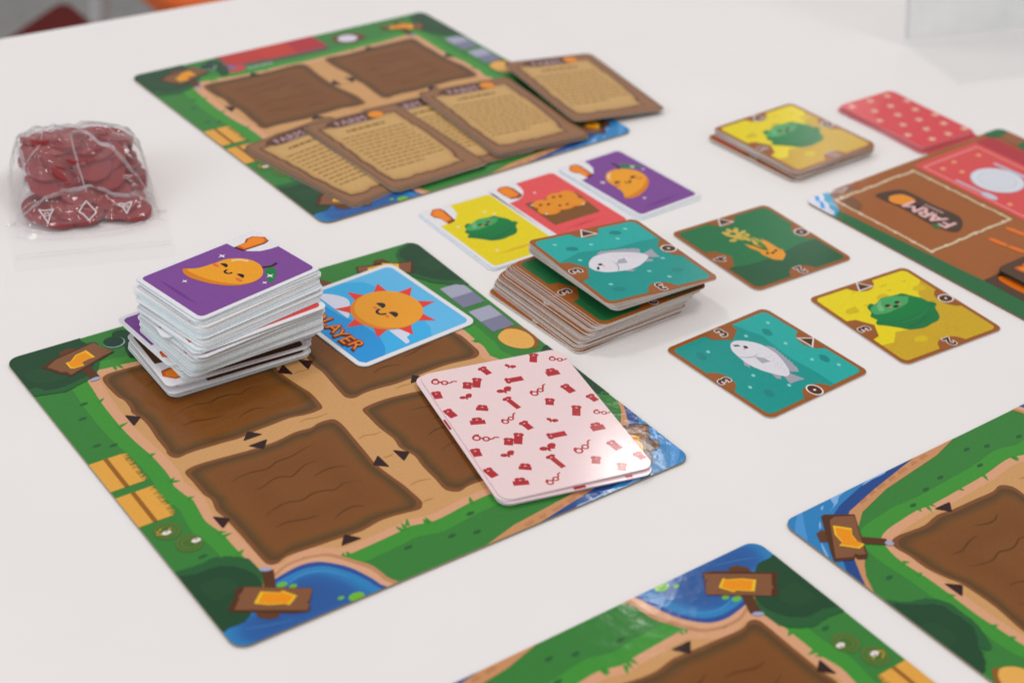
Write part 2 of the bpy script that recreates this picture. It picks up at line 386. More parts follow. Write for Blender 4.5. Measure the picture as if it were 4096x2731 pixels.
    bush([(-.2,-.2),(3.04,-.2),(3.2,.2),(3.34,.6),(3.3,1.3),(2.92,2.2),(2.41,2.75),(1.95,2.86),(1.35,3.0),(.64,2.9),(.31,2.5),(-.2,2.2)], [(-.2,1.5),(3.4,.5),(3.5,1.3),(3.05,2.4),(2.5,2.95),(1.9,3.15),(1.3,3.35),(.6,3.2),(-.2,2.8)], [(.3,1.3),(1.4,1.5),(2.0,2.3),(1.2,2.5),(.4,2.2)], 3)
    bush([(18.62,.9),(18.94,.5),(19.4,.3),(20.2,.3),(20.2,3.9),(19.5,3.9),(18.94,3.5),(18.52,2.9),(18.34,2.4),(18.6,1.6)], [(18.5,.9),(19,.3),(20.2,.3),(20.2,4.4),(19.41,4.3),(18.7,3.7),(18.3,3.0),(18.1,2.4)], [(19.1,1.9),(19.9,1.8),(20.0,2.7),(19.2,2.8)], 4)
    bush([(4.48,.47),(4.91,.25),(5.2,.5),(5.3,1.4),(5.0,2.2),(4.6,2.5),(4.4,2.2),(4.6,1.4)], None, None, 8)
    bush([(-.2,15.95),(.63,15.93),(1.25,15.94),(1.8,16.2),(2.2,16.75),(2.3,17.4),(1.95,18.1),(1.28,18.65),(.82,18.92),(.37,18.94),(-.2,18.75)], [(-.2,15.6),(.69,15.55),(1.46,15.5),(2.0,15.7),(2.43,16.07),(2.55,16.6),(2.46,17.2),(1.8,17.6)], [(.4,16.5),(1.3,16.6),(1.5,17.3),(.5,17.5)], 5)
    bush([(20.2,14.41),(19.25,14.08),(18.64,13.7),(18.42,13.2),(18.4,12.3),(18.7,11.75),(19.1,11.4),(19.31,10.95),(20.2,10.72)], [(20.2,14.75),(19.4,14.35),(18.69,14.1),(18.2,13.6),(18.15,12.7),(18.3,11.9),(19.0,11.2)], [(19.3,12.2),(20.1,12.0),(20.1,13.2),(19.4,13.1)], 6)
    # hole by the upper left sign
    a = A(18); a.poly(ell(4.33, 1.02, .46, .43), K(160, 176, 176)); a.up(); a.poly(ell(4.32, .97, .43, .4), K(44, 72, 56)); a.obj('hole_print', M_BOARD, root)
    # pond
    a = A(7)
    a.poly(spline([(2.4,17.5),(2.87,17.36),(3.37,17.14),(3.95,17.1),(4.61,17.22),(5.15,17.5),(5.7,18.3),(6.0,18.79),(6.12,19.54),(6.15,20.3),(3.5,20.4),(-.2,20.3),(-.2,18.6),(1.5,18.2)], 4), K(190, 136, 98)); a.up()
    a.poly(spline([(2.5,17.62),(2.9,17.46),(3.4,17.25),(3.95,17.22),(4.55,17.34),(5.0,17.62),(5.52,18.38),(5.84,18.95),(5.94,19.6),(5.95,20.3),(3.5,20.4),(-.2,20.3),(-.2,18.7),(1.6,18.3)], 4), K(216, 162, 126)); a.up()
    a.poly(spline([(2.3,17.75),(2.74,17.6),(3.2,17.5),(3.78,17.43),(4.32,17.52),(4.75,17.8),(5.26,18.42),(5.58,19.2),(5.7,19.71),(5.72,20.3),(3.5,20.4),(-.2,20.3),(-.2,18.8),(1.4,18.4)], 4), BLN); a.up()
    wat = spline([(2.2,17.9),(2.68,17.78),(3.3,17.68),(3.86,17.66),(4.31,17.78),(4.66,18.0),(5.1,18.6),(5.38,19.2),(5.5,19.66),(5.48,20.3),(3.2,20.4),(-.1,20.3),(-.1,19.0),(1.2,18.6)], 4)
    def ws(s, cx=2.9, cy=19.1): return [(cx+(x-cx)*s, cy+(y-cy)*s) for x, y in wat]
    a.rings([ws(1), ws(.9), ws(.7), ws(.45)], [BL1, BL1, BL2, K(52, 90, 150)]); a.up()
    a.stroke([(2.9,18.1),(3.5,17.9),(4.1,17.98),(4.6,18.3),(5.0,18.9)], .08, K(70, 142, 194))
    a.stroke([(.6,19.2),(1.4,19.5),(2.4,19.75)], .06, K(64, 116, 176))
    a.up()
    for x, y, rx, ry in ((4.68,19.86,.3,.2),(4.19,19.64,.13,.08),(2.82,17.98,.2,.12),(3.1,18.25,.15,.1)):
        a.poly(ell(x, y, rx, ry), K(112, 178, 52))
    a.obj('pond_print', M_BOARD, root)
    # sea corner with beach
    a = A(6)
    a.poly([(9.3,20.2),(11.61,19.6),(15.03,19.22),(16.9,18.75),(17.9,18.1),(18.6,17.0),(19.15,16.6),(19.6,16.1),(20.2,15.0),(20.2,20.2)], K(200, 142, 98)); a.up()
    for x, y, w in ((11.9,19.84,.5),(12.6,19.78,.4),(13.3,19.68,.6),(14.1,19.58,.45),(14.8,19.47,.55),(15.5,19.36,.4),(16.1,19.22,.5)):
        a.poly([(x, y-.06), (x+w, y-.13), (x+w-.06, y+.05), (x+.05, y+.1)], K(186, 128, 86))
    a.up()
    a.poly([(11.2,20.2),(12.93,19.93),(15.41,19.48),(17.3,19.05),(18.3,18.4),(19.0,17.4),(19.5,16.6),(19.75,16.2),(20.2,15.4),(20.2,20.2)], BLD); a.up()
    a.poly([(13.6,20.2),(15.75,19.88),(17.3,19.52),(18.1,19.2),(18.9,18.5),(19.3,17.8),(19.72,17.1),(20.2,16.4),(20.2,20.2)], BL1); a.up()
    for s in ([(15.71,19.87),(15.06,20.05),(14.23,20.1),(14.32,19.93),(15.05,19.93)],[(17.98,19.45),(17.53,19.64),(17.39,19.95),(17.0,20.05),(16.14,20.06),(16.97,19.9),(17.3,19.67)],[(19.07,20.05),(18.86,20.05),(19.35,19.45),(19.98,18.68),(19.98,19.3)],[(18.2,19.69),(18.05,19.82),(17.92,19.83),(18.07,19.7)],[(18.92,19.11),(18.73,19.23),(18.9,19.0),(19.07,18.92)],[(19.59,18.35),(19.75,18.0),(19.98,17.6),(19.98,17.75),(19.8,18.1)]):
        a.poly(spline(s, 3), K(78, 146, 204) if s[0] == (19.07,20.05) else FOAM)
    a.obj('sea_print', M_BOARD, root)
    # arrow signs
    def sign(edge, face, arrow, post, top, stone, hl):
        a = A(18)
        a.poly(post, K(92, 58, 38)); a.up(); a.poly(top, K(100, 64, 42)); a.up(); a.poly(stone, STONE); a.up()
        a.poly(edge, WOODD); a.up(); a.poly(face, WOOD); a.up(); a.stroke(hl, .05, WOODH, smooth=False)
        ccx = sum(p[0] for p in arrow)/len(arrow); ccy = sum(p[1] for p in arrow)/len(arrow)
        a.poly(arrow, ORY); a.up()
        a.poly([(ccx+(x-ccx)*.83, ccy+(y-ccy)*.83) for x, y in arrow], ORA)
        a.obj('arrow_sign_print', M_BOARD, root)
    sign([(.98,1.32),(1.6,.98),(3.58,.6),(3.78,1.22),(4.06,1.66),(3.54,1.86),(2.6,2.2),(1.79,2.5),(1.6,2.2),(1.45,2.1),(1.2,1.6)], [(1.25,1.38),(1.75,1.05),(3.58,.64),(3.78,1.2),(4.0,1.64),(3.5,1.75),(1.85,2.38),(1.78,2.08),(1.6,2.02)], [(3.09,1.01),(3.2,1.66),(2.92,1.67),(2.59,1.76),(2.57,2.02),(2.13,2.02),(2.0,1.94),(2.0,1.47),(2.22,1.46),(2.57,1.13)], [(2.3,2.2),(2.75,2.0),(2.78,3.12),(2.4,3.12)], [(2.0,.9),(2.08,.62),(2.45,.5),(2.75,.62),(2.75,.95),(2.0,1.1)], ell(2.55, 3.14, .24, .11, -.1), [(1.3,1.4),(3.3,.75)])
    sign([(1.62,17.36),(3.62,18.7),(3.22,19.24),(3.09,19.26),(3.14,19.38),(2.93,19.66),(2.5,19.5),(.82,18.38),(.6,18.2),(1.07,17.75),(1.15,17.7),(1.3,17.4),(1.46,17.34)], [(1.66,17.42),(3.6,18.72),(3.19,19.2),(3.05,19.24),(3.12,19.33),(2.92,19.58),(.84,18.26),(1.28,17.8),(1.24,17.74),(1.5,17.6)], [(2.02,17.91),(2.54,18.3),(2.68,18.27),(2.97,18.76),(2.51,19.04),(2.41,18.9),(1.93,18.66),(1.54,18.33)], [(2.2,17.85),(2.56,17.0),(2.95,17.14),(2.56,18.05)], [(1.4,18.7),(2.08,19.12),(1.95,19.36),(1.6,19.3),(1.33,18.98)], ell(2.72, 16.99, .22, .1, .5), [(.95,18.26),(2.8,19.45)])
    sign([(18.48,19.42),(18.28,19.42),(17.3,18.8),(17.7,18.26),(18.66,16.88),(18.9,16.76),(19.17,16.93),(19.1,17.09),(19.3,16.97),(20.0,17.3),(19.72,17.75)], [(18.38,19.07),(18.06,19.12),(17.38,18.75),(18.7,16.95),(18.95,17.08),(19.0,17.2),(19.2,17.1),(19.82,17.4)], [(18.51,18.79),(18.02,18.28),(18.29,18.01),(18.41,17.63),(18.3,17.36),(18.66,17.3),(19.17,17.84),(18.95,17.9),(18.85,18.36)], [(18.15,17.8),(17.36,17.15),(17.6,16.88),(18.35,17.45)], [(18.9,18.5),(19.35,18.2),(19.62,18.36),(19.38,18.8),(19.05,18.84)], ell(17.46, 16.9, .17, .13, .6), [(18.45,18.98),(19.75,17.42)])
    sign([(16.36,.74),(18.93,1.6),(18.32,2.6),(18.2,2.42),(16.14,1.26)], [(16.42,.82),(18.8,1.66),(18.25,2.42),(16.22,1.22)], [(16.75,1.12),(17.5,1.2),(17.55,1.05),(18.2,1.5),(17.86,2.1),(17.6,2.05),(17.5,1.75),(16.6,1.5)], [(17.1,1.8),(17.5,2.0),(17.35,2.95),(17.05,2.85)], [(17.15,.95),(17.4,.66),(17.82,.75),(17.95,1.2)], ell(17.2, 2.9, .2, .1, .2), [(16.5,.86),(18.6,1.6)])
    # hay patches
    for y0 in (8.27, 10.65):
        a = A(7); a.poly([(-.1, y0), (1.36, y0), (1.38, y0+1.95), (-.1, y0+1.95)], HAY); a.up()
        rr = random.Random(int(y0*10))
        for k in range(46):
            a.lvl = 8+(k % 3); yy = y0+.02+1.9*k/46; tuft(a, 1.3, yy, 1.46+rr.random()*.12, yy+rr.uniform(-.03, .03), .06, rr.choice((HAY, K(196, 150, 70), K(140, 118, 52))))
        for k in range(40):
            a.lvl = 8+k % 4; xx = rr.uniform(.05, 1.2); yy = y0+rr.uniform(.1, 1.8); a.stroke([(xx, yy), (xx+.12, yy+rr.uniform(-.02, .02))], .02, K(214, 146, 60), smooth=False)
        a.lvl = 13; a.poly([(.59, y0), (.76, y0), (.74, y0+1.95), (.57, y0+1.95)], HAYD); a.obj('hay_print', M_BOARD, root)
    # chickens on their round lawns
    for cx2, cy2, hx, hy, yl in ((.77, 13.3, .7, 13.38, True), (1.14, 14.31, 1.4, 14.3, False)):
        a = A(8)
        for r, c in ((.5, K(84, 112, 56)), (.45, K(98, 120, 62)), (.4, K(78, 110, 50)), (.3, K(96, 122, 60)), (.24, K(76, 110, 48))):
            a.poly(ell(cx2, cy2, r), c); a.up()
        a.poly(spline([(hx-.17, hy-.02), (hx-.03, hy-.1), (hx+.14, hy-.06), (hx+.18, hy+.06), (hx, hy+.12), (hx-.12, hy+.08)], 3), K(232, 222, 218)); a.up()
        a.poly(ell(hx+.03, hy-.03, .06, .035), K(206, 92, 92))
        if yl:
            a.up()
            for dx, dy in ((-.12,-.25),(-.25,-.18),(-.2,0),(.2,-.13),(-.3,-.05)): a.poly(ell(hx+dx, hy+dy, .05, .04), K(216, 160, 50))
        a.obj('chicken_print', M_BOARD, root)
    # grey steps and the sawn log
    for y0 in (4.3, 6.57):
        a = A(7); a.poly([(18.62, y0), (19.78, y0), (19.79, y0+1.9), (18.61, y0+1.9)], K(164, 164, 184)); a.up()
        a.poly([(18.62, y0+.95), (19.79, y0+.95), (19.79, y0+1.9), (18.61, y0+1.9)], K(124, 124, 148)); a.obj('stone_step_print', M_BOARD, root)
    a = A(7); a.poly(spline([(19.1,8.5),(19.66,8.6),(20.0,9.0),(20.0,9.7),(19.85,10.15),(19.3,10.4)], 4), K(140, 92, 46)); a.up()
    a.poly(spline([(18.5,9.0),(18.85,8.7),(19.25,8.6),(19.65,8.85),(19.85,9.4),(19.72,10.0),(19.3,10.32),(18.8,10.12),(18.48,9.6)], 4), K(228, 170, 86)); a.up()
    for k in range(9):
        an = k*.7+.2; a.stroke([(19.15+.22*math.cos(an), 9.5+.25*math.sin(an)), (19.15+.5*math.cos(an+.1), 9.5+.65*math.sin(an+.1))], .03, K(186, 118, 40), smooth=False)
    a.obj('log_print', M_BOARD, root)
    # red barn roof and well along the upper edge
    a = A(9)
    a.poly([(5.3,.0),(11.85,.0),(11.95,1.2),(11.9,2.0),(11.5,2.25),(8.2,2.1),(5.4,1.7)], K(110, 84, 84)); a.up()
    a.poly([(5.5,.0),(7.8,.0),(7.75,1.6),(5.55,1.55)], K(188, 60, 54)); a.poly([(7.8,.0),(10.0,.0),(9.85,1.75),(7.75,1.7)], K(194, 62, 50)); a.poly([(10.0,.0),(11.85,.0),(11.9,1.75),(9.85,1.8)], K(176, 50, 58)); a.up()
    a.poly(spline([(4.9,1.15),(5.36,.9),(5.45,1.5),(6.2,1.7),(6.0,2.3),(5.3,2.4),(4.8,2.0)], 4), K(196, 72, 80)); a.up()
    a.poly(spline([(5.3,1.35),(5.6,1.5),(5.7,1.9),(5.35,1.95)], 3), K(110, 110, 150))
    a.up()
    for k in range(6): a.poly(ell(6.3+k*.28, 2.25+.04*(k % 2), .11, .16), K(150, 176, 160))
    a.obj('barn_print', M_BOARD, root)
    a = A(9); a.poly(spline([(12.6,1.4),(12.9,.75),(13.6,.7),(14.4,.9),(14.7,1.7),(14.0,2.0),(13.3,2.1)], 3), K(112, 72, 52)); a.up()
    a.poly(ell(13.55, 1.38, .62, .5), K(214, 208, 222)); a.obj('well_print', M_BOARD, root)
    root.location = (0, 0, z*CM)
    return root
def origin_to_centre(ox, oy, deg, w, h):
    t = math.radians(deg); return (ox+math.cos(t)*w/2+math.sin(t)*h/2, oy+math.sin(t)*w/2-math.cos(t)*h/2)
board = make_board(0.0)
BOARDS = [(-20.697, 54.441, 38.42, 'green farm board under the tall white card stack, sun card and pink deck'),
          (-22.396, 83.112, 40.43, 'farthest green farm board, half covered by brown parchment cards'),
          (38.720, 44.846, -140.59, 'green farm board cut off at the right edge, blue sea corner pointing left'),
          (21.979, 30.853, -141.30, 'green farm board cut off at the bottom edge, pond corner pointing up')]
for i, (ox, oy, dg, lb) in enumerate(BOARDS):
    b = board if i == 0 else copy_tree(board)
    c = origin_to_centre(ox, oy, dg, 20, 20); place(b, c[0], c[1], dg, 0.004)
    tag(b, lb, 'game board', 'player farm boards laid on the table')
# ------------------------------------------------------------------ square tiles
TB = K(152, 90, 46); TDK = K(84, 50, 28); WHT = K(226, 216, 212); EDGE_T = K(196, 186, 178)
TS = 6.3; TT = 0.055
def tile_panel(a, col, cut):
    """panel with bubbles; cut: kinds of notches top,right,bottom,left"""
    a.poly(rrect(.24, .22, 6.06, 6.06, .3), col)
def bubble(a, side, pent, col):
    if pent: pts = [(2.2, -.15), (2.2, .12), (2.32, .66), (3.1, 1.15), (3.84, .68), (3.95, .12), (3.95, -.15)]
    else: pts = ell(3.1, .02, .83, .8, 0, 20, 0, 180)
    pts = [(min(max(x, .03), 6.27), max(.03, y)) for x, y in pts]
    a.poly([side(x, y) for x, y in pts], col)
SIDES = {'top': lambda x, y: (x, y), 'right': lambda x, y: (TS-y, x), 'bottom': lambda x, y: (TS-x, TS-y), 'left': lambda x, y: (y, TS-x)}
ROT = {'top': 0.0, 'right': math.pi/2, 'bottom': math.pi, 'left': -math.pi/2}
def tile_marks(root, marks):
    for sd, m in marks.items():
        side = SIDES[sd]; a = Art(TS, TS, TT, 7)
        bubble(a, side, sd == 'left', TB); a.up()
        cx, cy = 3.1, .42
        if m == 'tri':
            q = [(2.68, .66), (3.07, .06), (3.54, .64)]
            q = [side(x, y) for x, y in q]; a.poly(q, TDK); a.up(); a.loop(q, .07, WHT)
        elif m == '0':
            q = [side(x, y) for x, y in ell(cx, cy, .31, .38)]
            a.poly(q, TDK); a.up(); a.loop(q, .07, WHT); a.poly([side(x, y) for x, y in ell(cx, cy, .07, .07)], WHT)
        else:
            p = side(cx-.02, cy+(.02 if sd != 'left' else .04))
            a.text(m, p[0], p[1], .82, ROT[sd], WHT, .085); a.up(); a.text(m, p[0], p[1], .82, ROT[sd], TDK, .035)
        a.obj('triangle_badge_print' if m == 'tri' else 'number_badge_print', M_CARD, root)
def tile_root(name='game_tile'):
    return link(name, sheet_mesh(name, TS, TS, TT, .38, TB, EDGE_T, M_CARD))
def face_print(a, e1, e2, m, k=.12, blush=True):
    for x, y in (e1, e2):
        a.poly(ell(x, y, k, k*.62), K(34, 34, 38))
    a.poly(ell(m[0], m[1], k, k*.6), K(34, 34, 38))
    if blush:
        d = (m[0]-(e1[0]+e2[0])/2, m[1]-(e1[1]+e2[1])/2)
        for x, y in (e1, e2): a.poly(ell(x+d[0]*.7, y+d[1]*.7, k*.6, k*.45), K(222, 110, 80))
FISH_LIGHT, FISH_DARK = K(44, 166, 158), K(26, 146, 138)
def fish_tile(flip=False):
    r = tile_root()
    a = Art(TS, TS, TT, 1); a.poly(rrect(.24, .22, 6.06, 6.06, .3), FISH_DARK); a.up()
    a.poly([(.24,.5),(.35,.26),(.6,.22),(5.8,.22),(6.04,.4),(6.06,2.05),(4.97,2.0),(3.52,2.13),(2.6,2.0),(1.64,1.84),(.8,2.14),(.24,2.3)], FISH_LIGHT); a.up()
    for x, y in ((1.54,1.43),(1.3,5.3),(4.94,4.9),(4.44,.87)): a.poly(spline([(x-.3, y), (x-.1, y-.2), (x+.25, y-.1), (x+.3, y+.15), (x, y+.22)], 3), K(22, 132, 126))
    a.obj('water_panel_print', M_CARD, r)
    a = Art(TS, TS, TT, 4)
    for x, y in ((1.03,.83),(1.26,2.48),(2.66,1.42),(1.23,4.82),(4.21,1.41),(5.16,.73),(3.64,4.5),(5.02,3.75),(4.19,5.27)): a.poly(ell(x, y, .11, .085, .5, 12), K(128, 205, 200))
    a.obj('bubble_print', M_CARD, r)
    a = Art(TS, TS, TT, 4)
    G1, G2 = K(160, 158, 168), K(216, 212, 218)
    dors = [(2.26,2.34),(2.45,2.2)]
    for k in range(9): dors += [(2.6+.2*k, 2.14+.035*k+.02), (2.68+.2*k, 2.1+.035*k+(.06 if k > 6 else 0))]
    dors += [(4.54,2.62),(4.35,2.94),(3.63,2.66),(2.93,2.42)]
    a.poly(dors, G1)
    a.poly([(4.42,3.43),(4.38,3.05),(5.08,2.82),(5.0,3.2),(4.97,3.62)], G1)
    a.poly([(2.4,3.9),(2.94,4.0),(3.18,4.24),(3.02,4.18),(2.9,4.26)], G1); a.poly([(3.95,3.72),(4.32,3.5),(4.52,3.7),(4.36,3.82)], G1); a.up()
    a.poly(spline([(1.41,3.62),(1.27,3.37),(1.29,3.11),(1.62,2.71),(2.14,2.42),(2.93,2.39),(3.63,2.6),(4.3,2.95),(4.5,3.3),(4.23,3.56),(3.59,3.9),(2.92,4.05),(2.3,3.99),(1.76,3.87)], 5), G2); a.up()
    a.stroke([(2.27,3.98),(2.5,3.72),(2.62,3.42),(2.58,3.1)], .06, G1)
    for k in range(5): a.stroke([(2.9+.28*k, 2.62+.07*k), (3.02+.28*k, 2.8+.07*k), (3.0+.28*k, 3.02+.06*k)], .035, K(200, 196, 204))
    a.poly([(2.64,3.38),(2.95,3.1),(3.32,3.08),(3.25,3.3),(3.2,3.5)], K(166, 164, 174))
    a.poly(ell(1.89, 3.16, .12, .09), K(32, 34, 38)); a.stroke([(1.46,3.52),(1.56,3.46),(1.6,3.36),(1.72,3.33)], .12, K(32, 34, 38)); a.poly(ell(1.97, 3.32, .06, .05), K(226, 140, 120))
    a.obj('fish_print', M_CARD, r)
    return r
def cabbage_picture(r, dx=0.0, dy=0.0, s=1.0, lvl=6, z=TT, w=TS, h=TS, rot=0.0):
    def T(p): return xf([((x-3.25), (y-3.05)) for x, y in p], 3.25+dx, 3.05+dy, rot, s)
    a = Art(w, h, z, lvl)
    DG = K(36, 118, 66)
    a.poly(spline(T([(2.02,1.86),(2.33,1.75),(2.49,1.89),(3.14,1.64),(3.67,1.7),(4.01,1.75),(4.33,1.78),(4.55,2.07),(4.73,2.35),(4.87,2.51),(4.82,2.8),(5.06,3.0),(5.12,3.25),(4.8,3.46),(4.5,4.0),(4.12,4.31),(3.62,4.38),(3.03,4.46),(2.35,4.27),(2.02,3.92),(1.6,3.5),(1.3,3.25),(1.42,3.04),(1.58,2.95),(1.52,2.58),(1.79,2.36),(1.88,2.07)]), 4), DG); a.up()
    a.poly(spline(T([(1.82,2.4),(2.0,2.1),(2.45,1.9),(3.14,1.68),(3.67,1.72),(4.06,1.9),(4.5,2.28),(3.96,2.6),(3.33,2.78),(2.5,2.75),(1.9,2.6)]), 4), K(74, 160, 96)); a.up()
    a.poly(spline(T([(4.45,2.15),(4.83,2.49),(4.84,3.0),(4.1,3.3),(3.3,3.42),(2.5,3.44),(1.7,3.1),(1.6,2.75),(2.3,2.75),(3.12,2.68),(3.9,2.55)]), 4), K(32, 124, 66))
    a.up(); a.stroke(T([(1.9,3.5),(2.8,3.7),(3.8,3.6),(4.7,3.2)]), .06*s, K(50, 132, 80)); a.up(); a.stroke(T([(2.4,4.1),(3.2,4.0),(4.2,3.7)]), .05*s, K(44, 100, 66)); a.up()
    a.poly(spline(T([(2.2,2.45),(2.5,2.0),(2.95,1.8),(2.7,2.05),(2.5,2.5)]), 3), K(112, 178, 120)); a.up()
    q = T([(2.9,2.27),(3.52,2.27),(3.22,2.5)]); face_print(a, q[0], q[1], q[2], .15*s)
    a.obj('cabbage_print', M_CARD, r)
def cabbage_tile():
    r = tile_root()
    a = Art(TS, TS, TT, 1); a.poly(rrect(.24, .22, 6.06, 6.06, .3), K(228, 206, 28)); a.up()
    a.poly([(6.06,1.3),(6.06,5.8),(5.9,6.04),(.5,6.06),(.26,5.9),(.24,4.6),(.9,4.7),(1.6,4.1),(2.6,4.3),(3.6,4.0),(4.6,3.4),(5.0,2.2),(5.5,1.7)], K(200, 162, 42)); a.up()
    for x, y in ((5.43,1.84),(1.09,1.85),(3.28,1.62),(2.2,5.1)): a.poly(spline([(x-.4, y), (x-.1, y-.25), (x+.3, y-.2), (x+.35, y+.1), (x, y+.2)], 3), K(210, 180, 34))
    rr = random.Random(3)
    for k in range(26):
        a.lvl = 3+k % 3; x, y = rr.uniform(.5, 5.7), rr.uniform(.5, 5.7); a.poly([(x, y), (x+.28, y-.03), (x+.26, y+.05)], K(190, 158, 36))
    a.obj('ground_panel_print', M_CARD, r)
    cabbage_picture(r)
    return r
def wheat_tile():
    r = tile_root()
    a = Art(TS, TS, TT, 1); a.poly(rrect(.24, .22, 6.06, 6.06, .3), K(46, 116, 72)); a.up()
    a.poly([(.24,4.0),(1.26,4.25),(2.6,4.3),(3.73,4.15),(5.0,3.9),(6.06,4.0),(6.06,5.8),(5.9,6.04),(.5,6.06),(.26,5.9)], K(46, 92, 62))
    a.obj('meadow_panel_print', M_CARD, r)
    a = Art(TS, TS, TT, 4)
    O1, O2 = K(226, 150, 42), K(206, 176, 84)
    a.poly([(2.59,3.87),(2.66,3.5),(2.5,3.1),(2.52,2.6),(2.78,3.0),(2.9,3.4),(3.12,3.72),(3.32,3.3),(3.6,2.62),(3.72,3.0),(3.72,3.4),(3.72,3.8),(3.82,3.97),(3.6,4.41),(3.1,4.72),(2.75,4.45)], O1)
    for x, y, an in ((2.45,1.35,.6),(2.75,1.25,1.6),(3.1,1.35,2.4),(3.25,1.7,2.8),(2.5,1.75,.4),(2.25,2.1,.2),(2.7,2.15,.8),(3.2,2.05,2.6),(2.95,1.75,1.4),(2.95,2.35,1.5),(3.2,2.6,1.2),(3.05,2.8,1.9),(2.6,2.0,.3),(2.9,1.5,1.0),(2.75,1.9,2.2),(3.0,2.05,.6),(2.35,1.6,1.2)):
        a.up(); a.poly(ell(x, y, .22, .13, an, 10), O1 if (int(x*40) % 2) else O2)
    a.up()
    a.stroke([(2.95,1.8),(3.2,2.5),(3.2,3.1),(3.12,3.7)], .12, K(120, 150, 70)); a.stroke([(3.25,2.3),(3.4,2.8),(3.3,3.3)], .1, O2); a.stroke([(3.0,2.6),(2.95,3.0),(3.05,3.4)], .1, O2); a.up()
    for x, y in ((2.88,3.88),(3.42,3.88),(3.15,3.98)): a.poly(ell(x, y, .09, .07), K(40, 36, 34))
    a.obj('wheat_print', M_CARD, r)
    return r
G_T = 'square farm tiles with brown borders'
def fin(o, x, y, deg, z, label, cat, group=None, tilt=None):
    place(o, x, y, deg, z, tilt); tag(o, label, cat, group); return o
fish = fish_tile(); tile_marks(fish, {'top': 'tri', 'right': '0', 'bottom': '3', 'left': '3'})
fin(fish, 11.06, 58.76, 41.3-90, 0.004, 'teal fish tile with white fish lying flat on the table, nearest of the loose tiles', 'game tile', G_T)
fish2 = copy_tree(fish)
FISH2 = fish2
cab = cabbage_tile(); tile_marks(cab, {'top': 'tri', 'right': '0', 'bottom': '2', 'left': '3'})
fin(cab, 17.86, 63.59, 36.0, 0.004, 'yellow cabbage tile lying alone beside the wooden market board', 'game tile', G_T)
cab2 = copy_tree(cab)
wheat = wheat_tile(); tile_marks(wheat, {'top': 'tri', 'right': '0', 'bottom': '2', 'left': '4'})
fin(wheat, 11.75, 69.01, 37.3, 0.004, 'dark green wheat tile lying right behind the brown tile stack', 'game tile', G_T)

# tall brown tile stack: shared one-mesh tiles, face print on the rim that shows
def stack_tile_mesh(panel, seed):
    rr = random.Random(seed)
    e = rr.choice((K(222, 214, 208), K(212, 204, 198), K(228, 222, 216), K(204, 188, 176)))
    me = sheet_mesh('game_tile', TS, TS, TT*.97, .38, TB, e, M_CARD, back=e)
    a = Art(TS, TS, TT*.97, 1); a.poly(rrect(.24, .22, 6.06, 6.06, .3), panel); a.up()
    for s in ('bottom', 'left', 'top', 'right'): bubble(a, SIDES[s], s == 'left', TB)
    a.up()
    for s in ('bottom', 'left'):
        p = SIDES[s](3.08, .44); a.text('2' if s == 'bottom' else '3', p[0], p[1], .82, ROT[s], WHT, .085)
        a.up(); a.text('2' if s == 'bottom' else '3', p[0], p[1], .82, ROT[s], TDK, .035)
    return add_art_to(me, a)
PANELS = [K(46, 106, 66), K(228, 206, 28), K(26, 146, 138), K(112, 66, 140), K(206, 80, 76)]
tmesh = [stack_tile_mesh(p, i) for i, p in enumerate(PANELS)]
def lerp(a, b, t): return a+(b-a)*t
GS = 'farm tiles in the tall brown-edged stack'
ORD = ['', 'first', 'second', 'third', 'fourth', 'fifth', 'sixth', 'seventh', 'eighth', 'ninth', 'tenth', 'eleventh', 'twelfth', 'thirteenth', 'fourteenth', 'fifteenth', 'sixteenth', 'seventeenth', 'eighteenth', 'nineteenth', 'twentieth', 'twenty-first', 'twenty-second', 'twenty-third', 'twenty-fourth']
rr = random.Random(21)
NT = 24
for i in range(NT):
    z = 0.004+i*0.0555
    if i < 2: x, y, dg = 3.14, 62.52, 41.3
    elif i < 13: t = (i-2)/10; x, y, dg = lerp(3.24, 3.45, t), lerp(62.66, 62.78, t), lerp(39.4, 40.6, t)
    else: t = (i-13)/10; x, y, dg = lerp(3.52, 4.17, t), lerp(62.82, 62.94, t), lerp(40.7, 40.2, t)
    if i < NT-1:
        x += rr.gauss(0, .03); y += rr.gauss(0, .03); dg += rr.gauss(0, .45)
    o = link('game_tile', tmesh[0] if i == NT-1 else tmesh[(i*3+1) % 5 if i < 18 else (3, 1, 3, 4, 3)[i % 5]])
    if i == NT-1: lb = 'dark green tile on the tall brown-edged stack, uncovered below the lifted fish tiles'
    elif i == 0: lb = 'lowest tile of the tall brown-edged tile stack, lying on the table'
    else: lb = ORD[NT-1-i]+' tile under the uncovered dark green tile in the brown-edged stack'
    fin(o, x, y, dg, z, lb, 'game tile', GS)
ztop = 0.004+NT*0.0555
NU = 6
a0 = math.radians(36.1); cu, su = math.cos(a0), math.sin(a0)
Lx, Ly = 4.69-3.15*cu-3.15*su, 63.38-3.15*su+3.15*cu           # the bundle fans round its left corner
